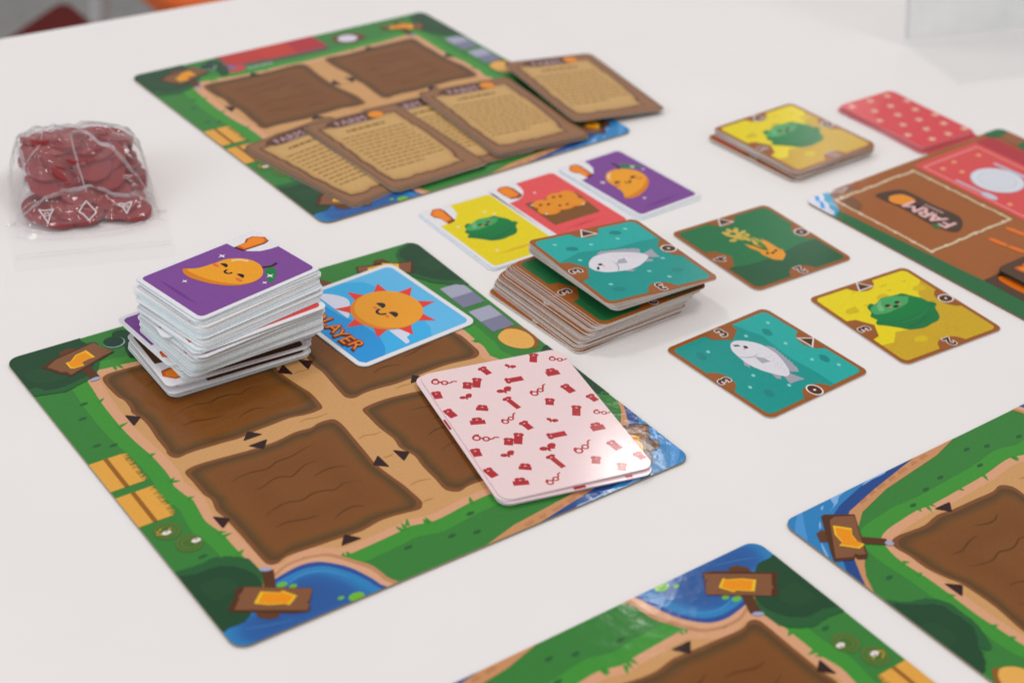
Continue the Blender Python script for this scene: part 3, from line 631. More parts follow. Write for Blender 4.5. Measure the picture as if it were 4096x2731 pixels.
for i in range(NU):
    k = NU-1-i; dg = 36.1+.72*k; an = math.radians(dg)
    tl = math.radians(2.4+.25*i); z = ztop+.035+i*.056+3.15*math.sin(tl)
    x, y = Lx+3.15*math.cos(an)+3.15*math.sin(an), Ly+3.15*math.sin(an)-3.15*math.cos(an)
    if i == NU-1:
        o = FISH2; lb = 'teal fish tile with a white fish on top of the brown tile stack'
    else:
        o = link('game_tile', tmesh[3 if i == NU-2 else (i*2+1) % 5])
        lb = 'tile with a purple strip sticking out right under the top fish tile' if i == NU-2 else ORD[k-1]+' tile under the purple-striped one in the lifted bundle'
    fin(o, x, y, dg, z, lb, 'game tile', GS)
    o.rotation_euler = (Matrix.Rotation(an, 4, 'Z') @ Matrix.Rotation(tl, 4, 'Y')).to_euler()
# smaller tile stack at the back with a cabbage tile on it
rr = random.Random(5)
GB = 'tiles of the small far stack'
for i in range(9):
    z = .004+i*.062
    x = 14.55+rr.uniform(-.1, .1)-(.25 if i < 3 else 0); y = 80.62+rr.uniform(-.1, .1)-(.1 if i < 3 else 0); dg = 41.7+rr.uniform(-2, 2)
    o = link('game_tile', tmesh[(i*2) % 5]); fin(o, x, y, dg, z, ORD[9-i]+' tile under the cabbage tile of the small far stack', 'game tile', GB)
fin(cab2, 14.55, 80.62, 41.7, .004+9*.062, 'yellow cabbage tile on top of the small far stack', 'game tile', GB)

# ------------------------------------------------------------------ white-bordered produce cards
CW, CH, CT = 4.4, 6.35, 0.0525
CWHT = K(226, 222, 224); CEDGE = K(206, 222, 234)  # edge colour tinted blue to carry the cool light on it
PANEL_PTS = [(1.79,.2),(3.98,.2),(4.12,.26),(4.2,.42),(4.2,5.95),(4.12,6.1),(3.98,6.15),(.4,6.15),(.26,6.1),(.2,5.95),(.2,1.72),(.8,1.66),(1.28,1.45),(1.62,1.05),(1.75,.6)]
NUMPTS = {'1': [(.42,.5),(.78,.14),(1.12,.22),(1.2,.5),(1.1,1.5),(.66,1.6),(.62,1.02),(.44,.8)], '2': [(.5,.3),(.8,.12),(1.15,.2),(1.3,.5),(1.25,1.3),(.9,1.42),(.55,1.3),(.48,.8)]}
def number_print(a, kind='1'):
    p = NUMPTS[kind]
    a.poly([(x+.02, y+.05) for x, y in [(x+(x-.8)*.1, y+(y-.8)*.1) for x, y in p]], K(58, 44, 34)); a.up()
    a.poly(p, K(214, 92, 40)); a.up(); a.poly([(.82+(x-.82)*.8, .8+(y-.8)*.82) for x, y in p], K(236, 136, 44))
def white_card(panel):
    r = link('produce_card', sheet_mesh('produce_card', CW, CH, CT, .33, CWHT, CEDGE, M_CARD))
    a = Art(CW, CH, CT, 1); a.poly(PANEL_PTS, panel); a.obj('colour_panel_print', M_CARD, r)
    return r
def card_number(r, kind='1'):
    a = Art(CW, CH, CT, 2); number_print(a, kind); a.obj('number_print', M_CARD, r)
def sparkle(a, x, y, s):
    q = []
    for k in range(8):
        an = k*math.pi/4; d = s if k % 2 == 0 else s*.3; q.append((x+d*math.cos(an), y+d*math.sin(an)))
    a.poly(q, K(236, 228, 236))
def mango_card():
    r = white_card(K(126, 76, 146)); card_number(r)
    a = Art(CW, CH, CT, 3); a.poly([(.84,5.66),(2.0,5.58),(3.3,5.64),(2.6,5.74),(1.6,5.74)], K(108, 62, 130))
    a.up(); a.stroke([(2.72,1.9),(2.9,1.5),(2.84,1.15)], .14, K(62, 40, 40), taper=False); a.poly(spline([(3.02,1.9),(2.92,1.58),(3.3,1.55),(3.66,1.9),(3.98,2.39),(3.44,2.2)], 4), K(42, 124, 70)); a.obj('stalk_leaf_print', M_CARD, r)
    a = Art(CW, CH, CT, 5)
    M = spline([(.83,4.5),(.74,4.35),(1.08,3.88),(1.19,3.15),(1.25,2.56),(1.55,2.1),(1.98,1.82),(2.57,1.8),(3.11,2.1),(3.37,2.5),(3.42,2.98),(3.25,3.5),(2.89,3.92),(2.34,4.3),(1.62,4.58),(1.12,4.62)], 5)
    a.poly(M, K(214, 126, 34)); a.up()
    a.poly(spline([(.86,4.28),(1.08,3.88),(1.19,3.15),(1.25,2.56),(1.55,2.1),(1.98,1.82),(2.57,1.8),(3.11,2.1),(3.37,2.5),(3.4,2.95),(3.2,3.4),(2.8,3.75),(2.3,4.05),(1.6,4.28),(1.1,4.34)], 5), K(232, 156, 44)); a.up()
    a.stroke([(1.5,2.5),(1.62,2.2),(1.97,1.97)], .09, K(240, 214, 170), taper=False)
    for x, y in ((1.59, 3.0), (2.7, 3.02)): a.poly(ell(x, y, .2, .2, 0, 14, 180, 360), K(36, 36, 38)); 
    a.stroke([(1.96,3.08),(2.0,3.24),(2.14,3.28),(2.26,3.2),(2.28,3.06)], .1, K(36, 36, 38), taper=False)
    for x, y in ((1.36, 3.2), (2.92, 3.22)): a.poly(ell(x, y, .2, .09), K(222, 112, 62))
    a.obj('mango_print', M_CARD, r)
    a = Art(CW, CH, CT, 9)
    for x, y, s in ((.93,2.54,.2),(1.58,4.96,.15),(3.78,2.57,.14),(3.49,2.05,.2)): sparkle(a, x, y, s)
    a.obj('sparkle_print', M_CARD, r)
    return r
def cabbage_card():
    r = white_card(K(226, 204, 36)); card_number(r)
    a = Art(CW, CH, CT, 3); a.poly([(.9,5.3),(2.2,5.22),(3.5,5.28),(2.4,5.4)], K(220, 170, 40)); 
    for x, y in ((2.9,1.6),(3.2,2.0),(.9,2.2),(1.2,5.0)): sparkle(a, x, y, .12)
    a.obj('sparkle_print', M_CARD, r)
    cabbage_picture(r, -1.03, .12, .78, 4, CT, CW, CH)
    return r
def potato_card():
    r = white_card(K(224, 86, 88)); card_number(r, '2')
    a = Art(CW, CH, CT, 3); a.poly([(.89,5.24),(2.2,5.16),(3.2,5.24),(2.0,5.34)], K(200, 74, 80)); sparkle(a, 2.0, 1.5, .13)
    a.up(); a.poly([(.82,2.17),(3.83,2.5),(3.83,2.84),(3.58,4.75),(.73,4.67)], K(128, 84, 46)); a.up(); a.poly([(.95,2.3),(3.5,2.5),(3.4,2.9),(.95,2.9)], K(96, 62, 38)); a.obj('crate_print', M_CARD, r)
    a = Art(CW, CH, CT, 6)
    for x, y, rx, ry, an in ((1.6,2.75,.62,.5,.3),(2.6,2.6,.6,.55,-.3),(3.2,2.7,.5,.62,.4),(1.45,3.35,.6,.5,.1),(2.45,3.3,.7,.5,0),(3.15,3.4,.5,.45,.2)): a.up(); a.poly(ell(x, y, rx, ry, an), K(226, 142, 44)); a.up(); a.stroke(ell(x, y, rx*.93, ry*.93, an, 14, 20, 160), .05, K(206, 112, 34))
    a.up()
    for x, y in ((1.4,2.7),(1.8,2.85),(2.5,2.4),(2.85,2.5),(2.2,3.25),(2.6,3.35)): a.poly(ell(x, y, .1, .07), K(60, 40, 30))
    for x, y in ((1.0,2.5),(1.05,3.6),(3.3,3.75)): sparkle(a, x, y, .12)
    a.obj('potato_print', M_CARD, r)
    return r
GC = 'face-up produce cards in a row on the table'
mango = mango_card(); mango2 = copy_tree(mango)
cabc = cabbage_card(); potc = potato_card()
def plain_white(x, y, dg, z, label, group, panel=None, me=None):
    o = link('produce_card', me or under_me); return fin(o, x, y, dg, z, label, 'playing card', group)
def stack_card_mesh(panel, edge):
    me = sheet_mesh('produce_card', CW, CH, CT, .33, CWHT, edge, M_CARD)
    a = Art(CW, CH, CT, 1); a.poly(PANEL_PTS, panel); number_print(a.up(), '1'); return add_art_to(me, a)
under_me = stack_card_mesh(K(126, 76, 146), CEDGE)
fin(cabc, -1.38, 68.60, 38.9, .058, 'yellow cabbage card with white border beside the tile stack', 'playing card', GC)
plain_white(-1.43, 68.5, 38.4, .004, 'white-edged card peeking out under the yellow cabbage card', GC)
fin(potc, 1.83, 71.54, 40.4, .058, 'red potato crate card between the yellow and the purple card', 'playing card', GC)
plain_white(1.80, 71.45, 40.8, .004, 'white-edged card peeking out under the red potato card', GC)
fin(mango2, 5.42, 74.73, 42.2, .058, 'purple mango card lying on the table behind the red potato card', 'playing card', GC)
plain_white(5.46, 74.55, 41.0, .004, 'white-edged card peeking out under the flat purple mango card', GC)

# tall white stack on the near board
EDG = [K(222, 234, 240), K(228, 236, 240), K(212, 228, 238), K(236, 238, 240)]  # edge whites, the cool side light put in as a blue tint
WPAN = [K(126, 76, 146), K(216, 74, 74), K(226, 204, 36), K(88, 56, 38), K(126, 76, 146), K(88, 56, 38)]
wm = [stack_card_mesh(WPAN[i % 6], EDG[(i*3) % 4]) for i in range(12)]
GW = 'cards in the tall white-edged stack'
rr = random.Random(33)
NW = 57
z0 = .10
# key cards: index -> (x, y, direction of the long axis, mesh, label, number end toward the viewer)
KEY = {0: (-12.2, 56.28, 37.6, 3, 'lowest card of the tall white-edged stack, lying on the green board', 1),
       6: (-12.18, 55.99, 36.8, 3, 'white-edged card with brown strip and orange number low in the white stack', 1),
       11: (-12.22, 56.10, 35.6, 5, 'white-edged card with a long brown strip sticking out left near the stack bottom', 1),
       20: (-12.74, 56.96, 42.6, 0, 'purple card sticking out to the left from the lower half of the white stack', 1),
       23: (-11.6, 56.28, 40.2, 2, 'card with a bit of yellow showing at the right of the white stack', 0),
       39: (-11.55, 56.42, 43.0, 1, 'card with a red corner sticking out to the right of the white stack', 0),
       38: (-12.30, 57.22, 30.5, 7, 'turned card showing its orange number at the left side of the white stack', 1),
       54: (-11.84, 57.36, 47.6, 1, 'card with a thin red sliver just below the top mango card', 0)}
KN = {0: '', 6: 'the low brown-striped card with the number', 11: 'the brown card sticking out left', 20: 'the purple card sticking out left', 23: 'the yellow-tipped card', 38: 'the turned numbered card', 39: 'the red-cornered card', 54: 'the card with the red sliver'}
for i in range(NW):
    z = z0+i*.0545
    if i in KEY:
        x, y, la, mi, lb, fl = KEY[i]; me = wm[mi]
    else:
        if i < 6: t = i/6; x, y, la = -12.2, 56.28, 37.7
        elif i < 11: x, y, la = -12.14, 56.50, 38.0
        elif i < 20: t = (i-12)/8; x, y, la = lerp(-12.06, -12.28, t), lerp(56.76, 56.84, t), lerp(40.5, 42, t)
        elif i < 39: t = (i-21)/17; x, y, la = lerp(-11.63, -11.62, t), lerp(56.32, 56.42, t), lerp(41.6, 46.0, t)
        else: t = (i-40)/16; x, y, la = lerp(-11.70, -11.92, t), lerp(56.60, 57.38, t), lerp(48.6, 48.8, t)
        j = .045
        x += rr.gauss(0, j); y += rr.gauss(0, j); la += rr.gauss(0, .7)
        me = wm[rr.choice((0, 3, 4, 5, 6, 9, 10, 11))]; fl = rr.random() < .5
        above = [k for k in KEY if k > i]
        if above: n = min(above)-i; lb = ORD[n]+' card under '+KN[min(above)]+' in the white stack'
        else: lb = ORD[NW-i]+' card under the purple mango card topping the white stack'
    o = link('produce_card', me)
    fin(o, x, y, la-90+(180 if fl else 0), z, lb, 'playing card', GW); o.scale.z = rr.choice((.8, .9, .96, 1.0))
fin(mango, -11.932, 57.416, 48.87-90, z0+NW*.0545+.01, 'purple mango card on top of the tall white-edged stack', 'playing card', GW)

# ------------------------------------------------------------------ sun card
def sun_card():
    r = link('sun_card', sheet_mesh('sun_card', TS, TS, .055, .45, CWHT, CEDGE, M_GLOSS))
    a = Art(TS, TS, .055, 1); a.poly(rrect(.22, .25, 6.06, 6.06, .32), K(96, 182, 228)); a.up()
    a.poly([(.22,.6),(.22,5.8),(.4,6.06),(3.9,6.06),(4.3,5.5),(4.5,4.6),(4.2,3),(4.5,1.5),(4.2,.7),(3.4,.25),(.5,.25)], K(60, 172, 226)); a.up()
    a.poly([(.22,.6),(.22,5.8),(.4,6.06),(1.4,6.06),(1.75,5.6),(2.1,4.7),(2.0,3.4),(1.7,2.4),(1.6,1.2),(1.2,.25),(.5,.25)], K(40, 146, 214)); a.obj('sky_print', M_GLOSS, r)
    a = Art(TS, TS, .055, 4)
    C = K(214, 214, 230)
    a.poly(spline([(1.82,.4),(2.1,.5),(2.38,.74),(2.6,1.04),(2.76,1.5),(2.55,1.98),(2.2,2.2),(2.08,2.6),(1.82,2.8)], 4, False), C)
    a.poly([(2.7,4.6)]+spline([(3.1,4.8),(3.35,5.15),(3.2,5.42),(3.0,5.5),(2.88,5.84),(2.66,5.9)], 4, False), C); a.obj('cloud_print', M_GLOSS, r)
    a = Art(TS, TS, .055, 5); cx, cy = 3.62, 3.24
    for k in range(9):
        an = math.radians(-63+k*40); w = .24
        a.poly([(cx+1.5*math.cos(an-w), cy+1.5*math.sin(an-w)), (cx+2.3*math.cos(an), cy+2.3*math.sin(an)), (cx+1.5*math.cos(an+w), cy+1.5*math.sin(an+w))], K(224, 64, 54))
    a.up(); a.poly(ell(cx, cy, 1.6, 1.6, 0, 40), K(222, 128, 38)); a.up()
    a.poly(ell(cx+.12, cy, 1.48, 1.58, 0, 40), K(234, 156, 40)); a.up()
    # face, looking the same way as the lettering is read
    def Fp(p): return xf(p, 3.42, 3.24, math.pi/2*1.0)
    for s in (-1, 1):
        a.poly(Fp(ell(.46*s, -.14, .25, .3, 0, 14, 180, 360)), K(44, 40, 40)); a.poly(Fp(ell(.44*s, .1, .12, .06)), K(220, 90, 50))
    a.stroke(Fp([(-.24,.0),(-.17,.2),(0,.28),(.17,.2),(.24,.0)]), .13, K(44, 40, 40), taper=False)
    a.obj('sun_print', M_GLOSS, r)
    a = Art(TS, TS, .055, 4)
    for c, off, dx, dy in ((K(92, 42, 26), .06, -.08, .04), (K(150, 60, 30), .06, 0, 0), (K(236, 136, 42), .0, 0, 0)):
        for i, chx in enumerate('PLAYER'):
            a.up()
            yy = 2.03+i*.55
            a.text(chx, .86+.09*math.sin(i*1.3)+dx, yy+dy, .92, math.pi/2, c, off)
        a.up()
    a.obj('lettering_print', M_GLOSS, r)
    return r
fin(sun_card(), -6.024, 60.134, 43.3, .115, 'square blue sun card with PLAYER lettering beside the white stack', 'playing card')

# ------------------------------------------------------------------ pink deck
PK, PKR = K(234, 206, 206), K(178, 44, 50)
def pink_mesh(full):
    me = sheet_mesh('pink_card', 6.45, 8.8, .05, .5, PK, K(226, 214, 220), M_GLOSS)
    return me
def gift(a, x, y, w, h, rot):   # a wrapped box with a small bow
    a.poly(xf([(-w/2, -h/2), (w/2, -h/2), (w/2, h/2), (-w/2, h/2)], x, y, rot), PKR)
    a.up()
    for s in (-1, 1): a.poly(xf(ell(s*.1, -h/2-.09, .12, .09, s*.5, 12), x, y, rot), PKR); a.up()
    a.lvl = 1
def glasses(a, x, y, rot, s):
    for dx, r in ((-.24, .15), (.16, .13)): a.loop(xf(ell(dx, 0, r, r, 0, 14), x, y, rot, s), .085*s, PKR)
    a.up(); a.stroke(xf([(-.1, .04), (-.03, -.03), (.04, .02)], x, y, rot, s), .08*s, PKR, taper=False); a.stroke(xf([(.28, -.02), (.42, -.05), (.5, -.16), (.68, -.18)], x, y, rot, s), .08*s, PKR, taper=False); a.stroke(xf([(-.38, -.08), (-.3, -.2), (-.16, -.22)], x, y, rot, s), .08*s, PKR, taper=False); a.up(-1)
def bow(a, x, y, rot, s):
    a.poly(xf(ell(-.2, 0, .2, .15, .3, 14), x, y, rot, s), PKR); a.poly(xf(ell(.22, -.06, .22, .17, -.3, 14), x, y, rot, s), PKR)
    a.up(); a.poly(xf([(-.05, .05), (.06, .0), (.02, .3), (-.1, .22)], x, y, rot, s), PKR); a.poly(xf([(.0, .02), (.3, .1), (.26, .2), (.04, .12)], x, y, rot, s), PKR); a.up(-1)
pk = link('pink_card', pink_mesh(True))
U, D_ = .456, -.25
GIFTS = [(1.61,1.43,.36,.3,U),(2.05,1.37,.34,.52,U),(5.06,.42,.32,.5,U),(2.79,.67,.3,.42,D_),(.2,1.68,.38,.34,.1),(3.74,1.58,.32,.6,-1.55),(5.39,1.65,.58,.34,.02),(5.53,2.97,.36,.46,D_),(6.2,3.9,.3,.34,D_),(.26,3.03,.36,.42,D_),(1.57,3.09,.5,.22,U),(2.92,3.17,.24,.72,D_),(4.35,3.58,.34,.3,U),(5.11,4.5,.34,.54,U),(1.05,3.87,.62,.28,.2),
         (2.83,4.77,.3,.42,D_),(1.66,5.53,.36,.3,U),(2.1,5.47,.34,.56,U),(3.77,5.67,.32,.62,-1.55),(5.45,5.77,.58,.34,.02),(5.57,7.11,.36,.46,D_),(.2,5.78,.38,.34,.1),(.26,7.13,.36,.42,D_),(1.61,7.22,.5,.22,U),(2.95,7.31,.24,.74,D_),(4.39,7.74,.34,.3,U),(6.2,8.05,.32,.3,D_),(5.15,8.45,.34,.3,U),(1.08,8.01,.62,.28,.2)]
for g in GIFTS:
    a = Art(6.45, 8.8, .05, 1, clip=.02); gift(a, *g); a.obj('gift_print', M_GLOSS, pk)
for x, y, rr_, s in ((.7,.8,.48,.95),(6.0,.76,.5,.8),(4.24,2.68,-.42,.9),(2.29,4.11,-.42,.8),(.8,4.93,.48,.95),(6.05,4.87,.5,.75),(4.27,6.81,-.42,.95),(2.32,8.27,-.42,.8)):
    a = Art(6.45, 8.8, .05, 1, clip=.02); glasses(a, x, y, rr_, s); a.obj('glasses_print', M_GLOSS, pk)
for x, y, rr_, s in ((2.95,2.15,-.1,.85),(1.28,2.08,-.1,.7),(3.89,.6,.75,.6),(3.93,4.69,.75,.6),(2.99,6.31,-.1,.9),(1.32,6.19,-.1,.75)):
    a = Art(6.45, 8.8, .05, 1, clip=.02); bow(a, x, y, rr_, s); a.obj('bow_print', M_GLOSS, pk)
GP = 'pink gift-patterned cards in the deck on the near board'
fin(pk, 1.065, 52.65, 26.2, .33, 'pink card with red gift and glasses pattern on top of its deck', 'playing card', GP)
pm = add_art_to(pink_mesh(False), (lambda a: (a.poly([(.02,3.2),(.12,3.2),(.12,3.9),(.02,3.9)], PKR), a.poly([(3.0,8.62),(3.5,8.62),(3.5,8.78),(3.0,8.78)], PKR), a.poly([(5.2,8.6),(5.5,8.6),(5.5,8.78),(5.2,8.78)], PKR), a.poly([(2.2,.02),(2.7,.02),(2.7,.14),(2.2,.14)], PKR), a.poly([(4.2,.02),(4.9,.02),(4.9,.16),(4.2,.16)], PKR), a.poly([(6.3,2.2),(6.43,2.2),(6.43,2.7),(6.3,2.7)], PKR), a)[-1])(Art(6.45, 8.8, .05, 1)))
for i, (dx, dy, dd) in enumerate(((.02,-.10,-.8),(-.12,.02,.9),(.08,-.16,-1.4),(-.18,-.05,.6))):
    o = link('pink_card', pm); fin(o, 1.065+dx, 52.65+dy, 26.2+dd, .11+i*.054, ORD[4-i]+' card under the patterned top card of the pink deck', 'playing card', GP)

# ------------------------------------------------------------------ parchment cards on the far board
SW, SH, ST = 6.0, 8.5, .055
SBR, SBD, PAR = K(144, 104, 76), K(112, 82, 62), K(200, 160, 104)
def story_card():
    r = link('story_card', sheet_mesh('story_card', SW, SH, ST, .42, SBD, K(178, 164, 150), M_CARD))
    a = Art(SW, SH, ST, 1); a.rings([rrect(.03, .03, SW-.03, SH-.03, .4), rrect(.18, .18, SW-.18, SH-.18, .36), rrect(.5, .5, SW-.5, SH-.5, .3)], [SBD, SBR, K(148, 106, 78)]); a.obj('border_print', M_CARD, r)
    rr2 = random.Random(9)
    outer = [(.62,.85),(1.6,.75),(3.0,.8),(4.6,.78),(5.35,.9),(5.3,2.4),(5.38,4.2),(5.2,5.6),(5.15,6.6),(4.9,7.1),(5.0,7.55),(4.2,7.6),(3.1,7.75),(2.0,7.62),(1.3,7.8),(.7,7.6),(.62,6.2),(.55,5.0),(.66,3.0)]
    o2 = [(x+rr2.uniform(-.05, .05), y+rr2.uniform(-.05, .05)) for x, y in dense(outer, .3)]
    a = Art(SW, SH, ST, 2); a.poly([(3+(x-3)*1.05, 4.25+(y-4.25)*1.03) for x, y in o2], K(94, 70, 60)); a.up()
    sc = lambda s: [(3+(x-3)*s, 4.25+(y-4.25)*s) for x, y in o2]
    a.rings([sc(1), sc(.93), sc(.8)], [K(164, 122, 78), K(194, 152, 98), PAR]); a.obj('parchment_print', M_CARD, r)
    a = Art(SW, SH, ST, 5); a.poly(spline([(1.15,.5),(2.0,.2),(4.1,.2),(4.75,.5),(4.6,.95),(3.8,1.1),(2.0,1.12),(1.3,.95)], 4), K(96, 66, 56)); a.up()
    a.text('FARM', 2.6, .68, .74, 0, K(196, 160, 166), .0, 1.05); a.poly(ell(4.25, .66, .45, .38), K(232, 140, 46)); a.poly([(2.2,.98),(3.4,.98),(3.4,1.03),(2.2,1.03)], K(200, 170, 170)); a.obj('logo_print', M_CARD, r)
    a = Art(SW, SH, ST, 5)
    def words(y, x0, x1, h, col):
        x = x0
        while x < x1-.1:
            w = rr2.uniform(.14, .5); w = min(w, x1-x); a.poly([(x, y), (x+w, y+rr2.uniform(-.01, .01)), (x+w, y+h), (x, y+h)], col); x += w+.09
    words(1.62, 1.7, 4.1, .2, K(120, 88, 44))
    for k in range(11):
        words(2.35+k*.4, .98, 4.95 if k != 10 else 3.4, .13, K(144, 106, 54))
    a.obj('text_line_print', M_CARD, r)
    return r
GS5 = 'brown parchment story cards fanned over the far board'
st = story_card(); 
S_ = [(-9.52, 74.72, 49.5, .16, None, 'leftmost parchment card of the fan, overlapped by its right neighbour'),
      (-6.93, 76.52, 40.3, .28, (0, .3), 'second parchment card from the left, with its whole text visible'),
      (-4.35, 79.0, 37.0, .16, None, 'parchment card mostly hidden in the gap between its two neighbours'),
      (-1.47, 81.25, 34.8, .33, (0, .9), 'parchment card in the fan touching the rightmost parchment card'),
      (2.95, 85.75, 30.4, .36, (0, 2.2), 'rightmost parchment card hanging over the far board onto the table'),
      (-9.55, 74.55, 50.6, .10, None, 'lowest parchment card under the leftmost one, only its edge showing'),
      (-6.9, 76.45, 41.6, .222, None, 'parchment card edge showing below the second card from the left'),
      (-1.40, 81.15, 34.2, .24, (0, .9), 'parchment card edge showing under the card beside the rightmost one')]
for i, (x, y, dg, z, tl, lb) in enumerate(S_):
    o = st if i == 0 else copy_tree(st)
    fin(o, x, y, dg, z, lb, 'story card', GS5, tl)

# ------------------------------------------------------------------ red floral deck
RD = K(214, 76, 82)
rd = link('red_card', sheet_mesh('red_card', CW, CH, CT, .33, RD, K(214, 150, 156), M_CARD))
for i in range(3):
    for j in range(6):
        x = .6+i*1.45+(.7 if j % 2 else 0)+.1*math.sin(j*3+i); y = .5+j*1.06
        if x > 4.2: continue
        a = Art(CW, CH, CT, 1)
        for k in range(5): a.up(); a.poly(ell(x+.15*math.cos(k*1.257+i), y+.13*math.sin(k*1.257+i), .13, .065, k*1.257+i, 8), K(232, 190, 168))
        a.up(); a.poly(ell(x, y, .08), K(224, 206, 150)); a.obj('flower_print', M_CARD, rd)
rd_plain = rd.data
for i in range(6):
    if i == 5: o = rd
    else: o = link('red_card', rd_plain)
    dx, dy, dd = ((.38,-.42,3),(.10,-.22,-2.5),(-.12,.02,1.2),(.1,-.05,0),(.03,.06,-2),(0,0,0))[i]
    fin(o, 21.39+dx, 84.77+dy, 39.3+dd, .004+i*.052, 'red card with pale flowers on top of the small red deck at the back' if i == 5 else ORD[5-i]+' card under the flowered top card of the small red deck', 'playing card', 'cards of the small red flowered deck')

# ------------------------------------------------------------------ wooden market board
EW, EH = 16.5, 22.0
mk = link('market_board', sheet_mesh('market_board', EW, EH, .09, .55, K(158, 92, 46), K(130, 104, 84), M_BOARD))
class EArt(BArt): pass
def E_(l): return EArt(EW, EH, .09, l)
a = E_(1); rr2 = random.Random(4)
for k in range(70):
    a.lvl = 1+k % 3; x, y = rr2.uniform(.8, 15.5), rr2.uniform(.4, 21); a.stroke([(x, y), (x+.02, y+rr2.uniform(.6, 2.4))], rr2.uniform(.03, .09), K(*rr2.choice(((136, 82, 46), (160, 100, 58), (142, 86, 48)))), smooth=False)
a.lvl = 4; a.poly([(1.8,.0),(3.42,.0),(3.3,.6),(1.63,.6)], K(122, 74, 48)); a.up(); a.poly(spline([(1.5,.9),(2.4,.85),(2.3,1.9),(1.5,2.3)], 3), K(124, 78, 48)); a.obj('wood_grain_print', M_BOARD, mk)['kind'] = 'stuff'
a = E_(6); a.poly([(0,1.5),(.35,1.75),(.75,1.79),(.9,4.5),(1.09,7.33),(1.2,9.2),(1.31,10.38),(1.57,12.49),(1.7,16),(1.75,22),(0,22)], K(46, 104, 62)); a.obj('grass_edge_print', M_BOARD, mk)
a = E_(7); a.poly(spline([(0,0),(1.6,0),(1.65,.35),(1.5,.7),(1.2,.9),(1.05,1.3),(.75,1.72),(.35,1.9),(0,1.95)], 3), K(34, 148, 188)); a.up()
a.poly(spline([(0,0),(1.2,0),(1.2,.3),(.9,.55),(.8,.95),(.5,1.3),(.4,1.7),(0,1.8)], 3), K(206, 206, 220)); a.up(); a.stroke([(.95,.02),(.6,.4),(.55,.7),(.15,1.15)], .22, K(34, 146, 214), taper=False); a.obj('river_print', M_BOARD, mk)
a = E_(11); FR_ = [(1.4,.88),(7.65,.88),(7.68,7.2),(1.38,7.15)]
a.loop([(x+rr2.uniform(-.05, .05), y+rr2.uniform(-.05, .05)) for x, y in dense(FR_, .35)], .15, K(214, 190, 158))
a.up()
for k, (x, y) in enumerate(dense(FR_, .55)):
    if k % 2: a.poly(ell(x, y, .13, .1, k, 8), K(222, 202, 172))
a.obj('rope_frame_print', M_BOARD, mk)
a = E_(7); a.poly([(8.2,.45),(14.7,.42),(15.0,1.0),(14.95,8.0),(8.15,7.95)], K(214, 78, 78)); a.up()
a.poly([(13.6,.46),(14.7,.42),(15.0,1.0),(14.95,8.0),(13.5,8.0)], K(176, 52, 62)); a.up()
a.loop(dense([(8.55,.9),(13.2,.88),(13.15,7.4),(8.5,7.4)], .5), .1, K(232, 150, 142))
for x, y in ((9.3,1.6),(10.5,1.4),(9.9,2.4),(12.4,1.6),(9.0,6.2),(12.6,6.4),(10.8,6.6)): a.poly(ell(x, y, .17, .15, 0, 8), K(230, 160, 120))
a.obj('tablecloth_print', M_BOARD, mk)
a = E_(11); a.poly(ell(10.75, 4.1, 1.5, 1.4, 0, 40), K(184, 188, 204)); a.up(); a.poly(ell(10.75, 4.1, 1.42, 1.33, 0, 40), K(216, 217, 224)); a.up(); a.poly(ell(10.75, 4.1, 1.08, 1.02, 0, 40), K(198, 202, 214)); a.up(); a.poly(ell(10.75, 4.1, 1.0, .94, 0, 40), K(212, 213, 221)); a.obj('plate_print', M_BOARD, mk)
a = E_(11); a.stroke([(8.8,2.85),(8.85,4.6)], .16, K(186, 192, 208), taper=False, smooth=False); a.up(); a.poly(ell(8.86, 5.0, .26, .5), K(190, 196, 212)); a.obj('spoon_print', M_BOARD, mk)
a = E_(11); a.poly([(12.2,2.7),(12.4,2.7),(12.5,4.6),(12.45,5.6),(12.25,5.6)], K(186, 192, 208)); a.obj('knife_print', M_BOARD, mk)
a = E_(11); a.poly(spline([(3.75,1.6),(5.2,1.9),(5.5,2.6),(5.45,4.0),(5.6,5.5),(4.9,6.3),(4.0,6.5),(3.65,5.4),(3.75,3.5),(3.6,2.2)], 4), K(78, 58, 46)); a.up()
a.poly(spline([(4.2,2.15),(4.9,2.3),(5.1,2.8),(4.95,3.25),(4.4,3.3),(3.9,2.95),(3.8,2.5)], 4), K(230, 140, 40)); a.up()
for i, chx in enumerate('FARM'):
    a.text(chx, 4.38, 5.75-i*.72, 1.32, -math.pi/2, K(228, 180, 178), .02)
a.up()
a.poly([(5.03,3.75),(5.12,3.75),(5.2,4.9),(5.1,4.9)], K(216, 170, 164)); a.poly(ell(3.72, 5.6, .2, .25), K(52, 112, 64)); a.obj('logo_print', M_BOARD, mk)
for p in ([(5.0,7.93),(5.1,8.85)], [(5.18,8.98),(5.32,9.8)], [(6.7,7.72),(6.85,8.7)], [(6.9,8.85),(7.0,9.7)]):
    a = E_(11); a.poly(spline([(p[0][0]-.15, p[0][1]+.1), (p[0][0], p[0][1]-.05), (p[0][0]+.17, p[0][1]+.1), (p[1][0]+.17, p[1][1]-.1), (p[1][0], p[1][1]+.05), (p[1][0]-.15, p[1][1]-.1)], 4), K(226, 112, 40)); a.obj('carrot_print', M_BOARD, mk)
for p in ():
    a = E_(11); a.poly(spline([(p[0][0]-.13, p[0][1]), (p[0][0]+.13, p[0][1]), (p[1][0]+.13, p[1][1]), (p[1][0]-.13, p[1][1])], 4), K(226, 112, 40)); a.obj('carrot_print', M_BOARD, mk)
a = E_(11); a.poly([(1.31,10.35),(5.9,10.3),(6.0,17.0),(1.35,17.0)], K(84, 58, 42)); a.up(); a.poly(spline([(1.95,10.8),(2.5,10.8),(2.6,12.8),(2.0,12.8)], 4), K(224, 112, 40)); a.obj('card_slot_print', M_BOARD, mk)
